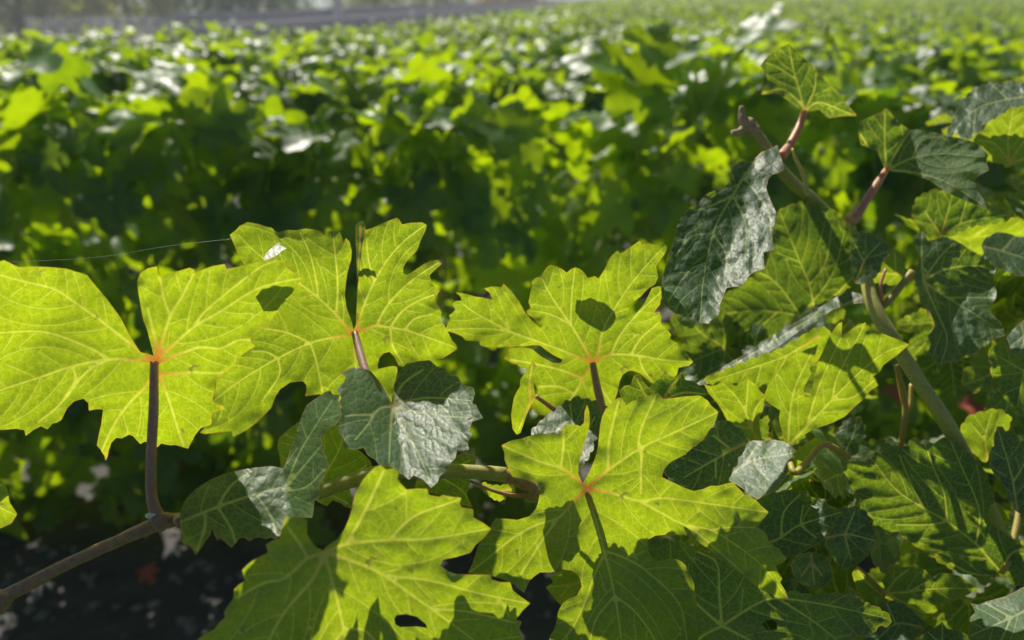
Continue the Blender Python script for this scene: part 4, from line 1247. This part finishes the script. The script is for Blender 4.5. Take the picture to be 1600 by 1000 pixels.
# N, M
H2(cv(7, [(252, 388), (245, 350), (234, 310), (238, 282), (215, 268), (192, 252), (190, 230), (198, 210), (206, 193), (218, 175), (226, 163), (250, 138), (275, 114), (305, 100), (322, 90), (342, 85), (356, 76), (348, 108), (332, 120), (340, 138), (328, 150), (336, 166), (322, 192), (310, 215), (316, 243), (332, 240), (340, 205), (350, 160), (358, 125), (372, 98), (385, 65), (402, 35), (420, 10), (432, 6), (430, 48), (450, 38), (466, 25), (485, 15), (506, 7), (505, 36), (528, 32), (546, 36), (565, 45), (582, 52), (610, 62),
          (642, 76), (618, 97), (600, 113), (575, 130), (560, 142), (548, 165), (528, 176), (545, 205), (520, 220), (500, 247), (470, 272), (440, 302), (400, 322), (340, 342), (290, 372), (266, 394)]),
   L(7, [(263, 390), (320, 335), (400, 250), (480, 170), (560, 105), (632, 78)], [(263, 390), (268, 300), (285, 210), (340, 95)], [(320, 335), (345, 250), (375, 170), (428, 55)], [(400, 250), (420, 170), (500, 20)], [(400, 250), (470, 240), (530, 190)]),
   .482, center=(1310, 600), sx=-.05, sy=-.30, tone=.88, red=.1, label='tall yellow two lobed leaf with a slit, beside the tan cane', petiole=[(1232, 695, .46), (1240, 738, .465), (1262, 720, .475), (1288, 694, .485), (1325, 714, .50)], pet_mat=M_PET_YEL, pet_r=(.0014, .002, .002, .002, .0022), seed=35)
H2(cv(7, [(0, 200), (20, 207), (40, 203), (60, 188), (80, 198), (100, 206), (118, 196), (135, 183), (160, 200), (175, 222), (192, 236), (188, 260), (184, 282), (176, 300), (172, 320), (182, 378), (150, 376), (110, 362), (85, 340), (70, 310), (55, 280), (40, 258), (15, 230)]), L(7, [(170, 376), (148, 340), (130, 290), (100, 240), (60, 200)], [(130, 290), (135, 235), (137, 190)], [(148, 340), (160, 280), (185, 245)], [(148, 340), (90, 330)]), .515, sy=-.35, tone=.85, label='small yellow lobed leaf left of the tall two lobed leaf', seed=36)
H2(cv(7, [(272, 492), (264, 462), (280, 432), (290, 405), (320, 385), (345, 368), (378, 378), (362, 410), (335, 440), (310, 465), (290, 492)]), L(7, [(376, 392), (320, 440), (275, 488)]), .485, sy=-.3, tone=.95, label='bright yellow scrap of leaf beside the forked stem', seed=37)
# O pale
H2(cv(7, [(65, 495), (68, 465), (80, 440), (95, 418), (112, 400), (130, 388), (152, 376), (190, 378), (222, 374), (250, 380), (272, 392), (292, 412), (272, 422), (282, 437), (258, 448), (265, 468), (250, 500), (215, 540), (165, 562), (140, 540), (110, 520)]), L(7, [(70, 495), (150, 440), (285, 415)], [(150, 440), (200, 500)], [(120, 460), (170, 385)]), .445, sx=-.4, sy=1.4, side='upper', tone=.5, crumple=.0003, label='palest silvery leaf right of the centre leaf', seed=38)
# P, Q, Q2
H2(cv(7, [(160, 565), (180, 540), (205, 520), (212, 530), (230, 540), (245, 532), (265, 530), (290, 535), (325, 533), (330, 548), (345, 556), (378, 560), (388, 578), (410, 585), (432, 601), (422, 618), (412, 632), (400, 655), (392, 668), (370, 690), (355, 700), (320, 720), (290, 735), (230, 745), (180, 725), (150, 650)]), L(7, [(170, 710), (240, 680), (300, 640), (425, 602)], [(240, 680), (250, 600), (300, 545)], [(300, 640), (310, 580)], [(300, 640), (350, 680)]), .44, center=(1230, 815), sx=.15, sy=.55, side='upper', tone=.1, folds=((1250, 860, 1255, 765, -.7),), crumple=.0009, und=.003, label='dark toothed leaf with a silvery puckered patch', seed=39)
H2(cv(7, [(385, 620), (400, 600), (440, 586), (490, 590), (520, 620), (530, 655), (542, 690), (512, 720), (482, 762), (440, 777), (405, 745), (380, 700)]), L(7, [(385, 680), (450, 670), (535, 690)], [(440, 672), (470, 600)], [(440, 672), (460, 750)]), .46, sx=.2, sy=.4, side='upper', tone=.1, teeth=(16, 2.5), label='rounded dark leaf right of the puckered leaf', seed=40)
H2(cv(7, [(272, 765), (285, 742), (310, 730), (350, 728), (385, 745), (402, 790), (392, 822), (370, 838), (340, 835), (300, 822), (280, 795)]), L(7, [(335, 735), (340, 780), (345, 828)], [(337, 755), (370, 800)], [(337, 755), (305, 800)]), .432, sy=.35, side='upper', tone=.15, teeth=(9, 1.5), h=.0014, label='little oval dark leaf below the puckered leaf', seed=41)
# R
H2(cv(7, [(555, 815), (570, 790), (590, 770), (615, 772), (640, 771), (690, 780), (702, 792), (716, 802), (738, 790), (770, 793), (800, 800), (830, 824), (862, 838), (822, 860), (770, 882), (722, 886), (728, 905), (736, 922), (700, 916), (678, 928), (655, 905), (630, 888), (600, 882), (565, 868), (572, 850)]), L(7, [(566, 855), (640, 850), (720, 840), (855, 838)], [(566, 855), (600, 810), (640, 778)], [(570, 858), (640, 890), (690, 920)], [(640, 850), (700, 815)]), .47, center=(1430, 920), sx=-.15, sy=-.1, tone=.55, red=.2, label='small olive yellow leaf low on the right', petiole=[(1383, 928, .47), (1360, 905, .475), (1338, 886, .48)], pet_mat=M_PET_YEL, pet_r=(.0012, .0014, .0014), seed=42)
H2(cv(7, [(462, 792), (475, 772), (495, 790), (520, 812), (545, 835), (562, 852), (556, 870), (535, 868), (512, 876), (490, 862), (478, 848), (470, 820)]), L(7, [(560, 860), (520, 830), (475, 780)]), .472, sy=-.2, tone=.5, h=.0014, label='narrow olive leaf half hidden beside the small olive leaf', seed=43)
# S big right
H2(cv(7, [(425, 432), (470, 440), (515, 418), (540, 415), (560, 408), (572, 388), (600, 396), (620, 400), (640, 385), (652, 372), (672, 378), (690, 374), (706, 384), (722, 384), (745, 375), (770, 368), (800, 390), (830, 420), (858, 448), (880, 480), (895, 520), (906, 560), (890, 590), (880, 612), (905, 640), (930, 662), (962, 682), (990, 700), (1012, 722), (1030, 760), (1050, 800), (990, 830), (930, 800), (860, 800), (790, 785), (730, 750), (690, 722), (640, 690), (600, 658), (550, 660), (518, 640), (495, 590), (470, 540), (452, 500)]),
   L(7, [(930, 790), (890, 745), (850, 700), (760, 630), (690, 590), (600, 530), (520, 430)], [(850, 700), (862, 620), (850, 560), (810, 470), (770, 378)], [(760, 630), (750, 540), (720, 470), (690, 385)], [(690, 590), (650, 520), (610, 420)], [(930, 790), (955, 735), (990, 715)], [(920, 800), (830, 790), (720, 730)], [(760, 630), (700, 640), (600, 640)]),
   .50, center=(1460, 780), sx=-.05, sy=-.05, tone=.2, red=.1, teeth=(20, 3), und=.004, quilt=.0018, label='big ribbed green leaf at the right, half in shadow',
   petiole=[(1565, 895, .50), (1578, 868, .505), (1592, 800, .52), (1590, 770, .53), (1580, 720, .55)], pet_mat=M_PET_YEL, pet_r=(.0018, .0022, .0022, .0022, .0022), seed=44)
H2(cv(7, [(800, 350), (810, 325), (822, 308), (842, 296), (865, 290), (890, 283), (920, 280), (942, 292), (958, 312), (945, 345), (915, 370), (895, 400), (880, 445), (850, 420), (815, 380)]), L(7, [(885, 430), (880, 360), (900, 290)], [(880, 380), (830, 320)]), .56, sy=-.25, tone=.6, teeth=(16, 2.5), label='green leaf just above the big ribbed leaf', seed=45)
H2(cv(7, [(898, 470), (900, 420), (908, 380), (915, 336), (940, 345), (960, 352), (985, 362), (1040, 372), (1060, 480), (1030, 560), (1000, 620), (960, 560), (925, 500)]), L(7, [(980, 600), (960, 480), (920, 345)], [(965, 510), (1030, 400)]), .49, sx=.2, sy=.3, side='upper', tone=.1, teeth=(18, 3), label='dull leaf at the right edge beside the ribbed leaf', seed=46)
# U
H2(cv(7, [(825, 995), (828, 960), (832, 930), (848, 912), (833, 885), (858, 890), (882, 880), (910, 872), (940, 864), (970, 850), (1000, 834), (1060, 820), (1090, 900), (1060, 960), (1000, 1000), (940, 1040), (860, 1040)]), L(7, [(1060, 880), (960, 930), (835, 985)], [(960, 930), (880, 885)], [(960, 930), (920, 1020)]), .44, sx=-.4, sy=1.4, side='upper', tone=.4, crumple=.0003, label='pale leaf in the bottom right corner', seed=47)
H2(cv(7, [(530, 905), (548, 885), (580, 880), (612, 885), (640, 900), (668, 925), (692, 950), (680, 975), (660, 992), (640, 1040), (560, 1060), (500, 1020), (515, 960)]), L(7, [(680, 960), (600, 950), (530, 1010)], [(600, 950), (570, 885)]), .46, sy=.6, side='upper', tone=.3, teeth=(14, 2.5), label='dull green leaf under the small olive leaf', seed=48)
H2(cv(7, [(655, 1010), (680, 985), (700, 970), (722, 960), (745, 944), (760, 965), (792, 968), (825, 985), (830, 1060), (700, 1080)]), L(7, [(750, 1060), (745, 1000), (745, 950)], [(748, 1020), (700, 975)]), .45, sy=.3, side='upper', tone=.1, label='dark leaf tip rising at the bottom right', seed=49)
H2(cv(7, [(566, 702), (580, 680), (598, 655), (620, 652), (642, 651), (655, 668), (664, 690), (655, 710), (640, 722), (612, 737), (590, 722)]), L(7, [(660, 690), (610, 695), (572, 702)]), .56, sy=-.35, tone=.95, label='bright yellow scrap of leaf in a dark gap', seed=50)
H2(cvs((0, [(1328, 372), (1345, 362), (1366, 370), (1384, 378), (1392, 392), (1378, 408), (1372, 428), (1352, 442), (1336, 440), (1330, 410)])), [[(1338, 440), (1352, 405), (1375, 380)], [(1350, 410), (1335, 380)]], .53, sx=.3, sy=.5, side='upper', tone=.05, teeth=(11, 2), h=.0014, crumple=.0008, label='small grey crumpled leaf where the tan cane ends', seed=62)
# Z
H2(cv(8, [(376, 105), (388, 88), (398, 75), (420, 62), (440, 45), (452, 42), (465, 37), (478, 50), (492, 66), (508, 76), (520, 90), (538, 102), (550, 120), (580, 152), (600, 172), (622, 192), (640, 218), (660, 240), (678, 262), (640, 262), (615, 265), (590, 270), (560, 242), (540, 246), (510, 250), (490, 236), (460, 212), (440, 200), (420, 190), (400, 194), (378, 196), (388, 170), (402, 156), (392, 130)]),
   L(8, [(515, 250), (500, 190), (480, 120), (465, 45)], [(512, 235), (450, 180), (385, 190)], [(515, 245), (545, 180), (550, 130)], [(515, 250), (560, 220), (660, 258)], [(490, 150), (430, 110), (390, 95)]), .60, center=(1240, 130), sx=-.05, sy=-.12, tone=.08, red=.1, folds=((1262, 175, 1300, 115, .9),), und=.004, teeth=None, label='topmost leaf on a pink stalk',
   petiole=[(1259, 176, .598), (1248, 200, .595), (1234, 226, .588), (1221, 245, .58)], pet_mat=M_PET_PINK, pet_r=(.0024, .0031, .0032, .0040), seed=51)
# AA
H2(cv(8, [(765, 425), (750, 395), (742, 372), (715, 362), (690, 352), (682, 315), (685, 282), (705, 272), (722, 264), (755, 250), (768, 238), (785, 255), (800, 272), (820, 290), (842, 306), (870, 304), (900, 310), (930, 315), (960, 325), (1005, 332), (1050, 346), (1070, 362), (1088, 382), (1082, 408), (1092, 432), (1065, 445), (1040, 462), (1052, 480), (1060, 502), (1075, 525), (1086, 552), (1060, 545), (1030, 532), (995, 518), (960, 502), (930, 482), (900, 462), (860, 448), (830, 440), (790, 437)]),
   L(8, [(770, 430), (850, 395), (940, 380), (1080, 390)], [(770, 430), (860, 440), (960, 470), (1070, 540)], [(770, 428), (765, 350), (765, 250)], [(770, 430), (720, 370), (690, 320)], [(850, 395), (880, 340), (950, 325)], [(772, 425), (810, 360), (842, 312)]),
   .575, center=(1440, 250), sx=-.1, sy=-.05, tone=.1, red=.1, folds=((1385, 262, 1422, 205, -.7),), und=.004, label='folded green leaf on the second pink stalk',
   petiole=[(1385, 264, .573), (1370, 288, .568), (1352, 315, .562), (1338, 338, .557), (1328, 346, .555)], pet_mat=M_PET_PINK, pet_r=(.0022, .0030, .0032, .0036, .0046), seed=52)
H2(cv(8, [(850, 560), (858, 540), (870, 520), (900, 500), (950, 498), (1000, 510), (1030, 522), (1060, 530), (1120, 550), (1166, 570), (1150, 582), (1130, 592), (1080, 602), (1050, 604), (1020, 612), (960, 642), (900, 642), (865, 605)]), L(8, [(940, 635), (1000, 600), (1060, 585), (1160, 570)], [(940, 635), (960, 570), (975, 508)], [(940, 635), (890, 560)], [(1000, 600), (1020, 530)]), .59, sx=-.1, sy=-.05, tone=.15, teeth=(16, 3), label='green leaf below the folded leaf on the pink stalk', seed=53)
# AC
H2(cv(8, [(852, 655), (862, 635), (880, 618), (892, 632), (900, 652), (920, 648), (940, 640), (960, 642), (982, 650), (1005, 662), (1030, 680), (1055, 692), (1080, 702), (1098, 720), (1112, 742), (1104, 765), (1106, 790), (1115, 812), (1112, 832), (1090, 870), (1110, 892), (1132, 910), (1142, 950), (1115, 955), (1090, 972), (1070, 982), (1050, 1002), (1020, 1010), (990, 1032), (960, 1030), (930, 1046), (915, 1020), (900, 1000), (908, 975), (898, 950), (912, 935), (922, 920), (915, 895), (900, 860), (875, 842), (866, 800), (856, 760), (868, 730), (872, 700)]),
   L(8, [(885, 775), (960, 740), (1050, 730), (1105, 745)], [(885, 775), (940, 700), (985, 655)], [(885, 778), (960, 830), (1060, 890), (1135, 945)], [(885, 780), (930, 880), (960, 960), (940, 1040)], [(885, 775), (880, 700), (882, 625)], [(960, 830), (1040, 830), (1105, 830)]),
   .55, center=(1490, 470), sx=-.15, sy=.45, side='upper', tone=.25, red=.3, bends=((1450, 560, -.012, 40), (1432, 400, -.006, 30), (1540, 440, .008, 30)), und=.006, crumple=.0010, label='dark toothed leaf with bright turned edges at right', seed=54)
# AD, AE, AF, AG...
H2(cv(8, [(960, 328), (970, 295), (985, 260), (1002, 228), (1022, 200), (1040, 182), (1062, 170), (1092, 162), (1120, 160), (1180, 158), (1230, 180), (1240, 240), (1180, 248), (1150, 250), (1120, 262), (1100, 272), (1070, 292), (1050, 312), (1035, 330), (1012, 332), (990, 310)]), L(8, [(1230, 200), (1150, 210), (1050, 240), (975, 310)], [(1150, 210), (1100, 165)], [(1050, 240), (1040, 320)]), .62, sx=-.4, sy=1.3, side='upper', tone=.0, crumple=.0008, teeth=(16, 3), label='grey glossy leaf at the upper right edge', seed=55)
H2(cv(8, [(1042, 335), (1070, 308), (1100, 280), (1130, 260), (1160, 240), (1185, 236), (1215, 236), (1260, 260), (1270, 380), (1210, 402), (1180, 410), (1152, 418), (1130, 412), (1108, 402), (1095, 380), (1080, 362), (1060, 355)]), L(8, [(1155, 410), (1150, 340), (1165, 245)], [(1155, 410), (1110, 350), (1055, 338)], [(1155, 410), (1200, 340), (1250, 270)], [(1155, 410), (1215, 390)]), .61, sy=-.35, tone=.8, teeth=(18, 3), label='bright yellow green leaf at the upper right edge', seed=56)
H2(cv(8, [(668, 758), (695, 762), (720, 770), (735, 755), (750, 738), (770, 710), (790, 678), (808, 690), (820, 715), (832, 742), (852, 768), (825, 780), (800, 790), (770, 785), (740, 782)]), L(8, [(850, 768), (780, 755), (690, 762)], [(800, 760), (795, 690)]), .56, sy=-.3, tone=.55, teeth=(12, 2.5), label='small green leaf where the tan cane forks', seed=57)
H2(cv(8, [(1068, 662), (1090, 640), (1122, 625), (1150, 632), (1182, 640), (1250, 660), (1260, 770), (1200, 765), (1142, 746), (1110, 735), (1082, 722)]), L(8, [(1075, 670), (1150, 690), (1240, 720)], [(1130, 685), (1170, 640)]), .60, sx=-.1, sy=.9, side='upper', tone=.05, und=.003, teeth=(20, 2), label='smooth dull grey leaf at the right edge', seed=58)
H2(cv(8, [(1145, 955), (1165, 930), (1185, 912), (1205, 895), (1250, 890), (1270, 980), (1235, 1020), (1190, 1012), (1160, 1005), (1155, 980)]), L(8, [(1250, 930), (1200, 950), (1155, 985)], [(1200, 950), (1190, 910)]), .53, sx=-.4, sy=1.4, side='upper', tone=.1, crumple=.0012, label='silvery leaf at the right edge, halfway up', seed=59)
H2(cvs((0, [(1545, 545), (1570, 532), (1600, 520), (1640, 530), (1660, 620), (1630, 660), (1590, 640), (1570, 620), (1552, 590)])), [[(1640, 600), (1600, 580), (1550, 550)], [(1600, 580), (1620, 530)], [(1600, 580), (1590, 635)]], .55, sx=.1, sy=.1, tone=.15, teeth=(18, 3), label='dark leaf below the silvery leaf at the right edge', seed=60)

# --- filler leaves deeper in the right vine (shared meshes)
FILL = []
for k in range(6):
    V3, V2, F, fld = canon_leaf(10 + k, 0.062, .0030, True, fold=random.uniform(.15, .5), droop=random.uniform(.2, .7), wav=.06)
    FILL.append(finish_leaf('filler_leaf', V3, V2, F, fld))


def filler(px, py, d, size, nrm, tip, tone, vine=vine2, base=B2):
    o = bpy.data.objects.new('leaf', FILL[random.randrange(len(FILL))])
    mw = frame_from(Vector(nrm), Vector(tip)).to_4x4()
    mw.translation = P(px, py, d) - base
    o.matrix_local = mw @ Matrix.Scale(size, 4)
    o.parent = vine
    o['tone'] = float(tone); o['red'] = 0.2; o['autumn'] = 0.0; o['gloss'] = 0.5
    COL.objects.link(o)


def scatter(n, x0, x1, y0, y1, d0, d1, seed):
    rg = random.Random(seed)
    for _ in range(n):
        px, py, d = rg.uniform(x0, x1), rg.uniform(y0, y1), rg.uniform(d0, d1)
        nrm = (rg.gauss(0, .5), rg.gauss(-.45, .5), rg.gauss(.55, .4))
        tip = (rg.gauss(0, .6), rg.gauss(-.2, .4), rg.gauss(-.7, .3))
        filler(px, py, d, rg.uniform(.65, 1.15), nrm, tip, rg.uniform(0, .8))


scatter(26, 1090, 1330, 600, 900, .54, .66, 1)
scatter(34, 1440, 1720, 330, 560, .62, .82, 2)
scatter(30, 1330, 1720, 700, 1050, .60, .80, 3)
scatter(16, 1040, 1400, 880, 1100, .50, .62, 4)
scatter(10, 1130, 1330, 540, 640, .60, .72, 5)
scatter(14, 1480, 1720, 120, 330, .72, 1.0, 6)
scatter(8, 1560, 1740, 560, 720, .60, .75, 7)

# the vines' lower foliage, under the picture: keeps the ground below the shoots in shade
for vine, base, x0, x1, sd in ((vine1, B1, -1.1, .25, 5), (vine2, B2, .25, 1.5, 6)):
    rg = np.random.default_rng(sd)
    ps = []
    while len(ps) < 420:
        x, y = rg.uniform(x0, x1), rg.uniform(.12, .80)
        zmax = 1.5 - .966 * y - .13
        z = rg.uniform(.25, max(.3, min(zmax, 1.0)))
        if z > zmax:
            continue
        ps.append((Vector((x, y, z)), frame_from(Vector((rg.normal(0, .5), rg.normal(-.2, .6), .6)), Vector((rg.normal(0, .5), rg.normal(0, .5), -.7))), rg.uniform(.7, 1.25)))
    me = merge(ps, ROW_LEAVES, 'foliage', np.clip(rg.normal(.5, .25, len(ps)), 0, 1), np.zeros(len(ps)))
    o = link('foliage', me, vine, -base)
    o['kind'] = 'stuff'

# a spider thread
t = tube('spider_thread', [P(-60, 412, .43), P(140, 403, .43), P(260, 385, .435), P(372, 372, .44)], (.00006, .00006, .00006, .00006), M_SILK, sides=4, wob=0)
tag(t, 'faint spider thread stretched above the left leaf', 'spider thread')
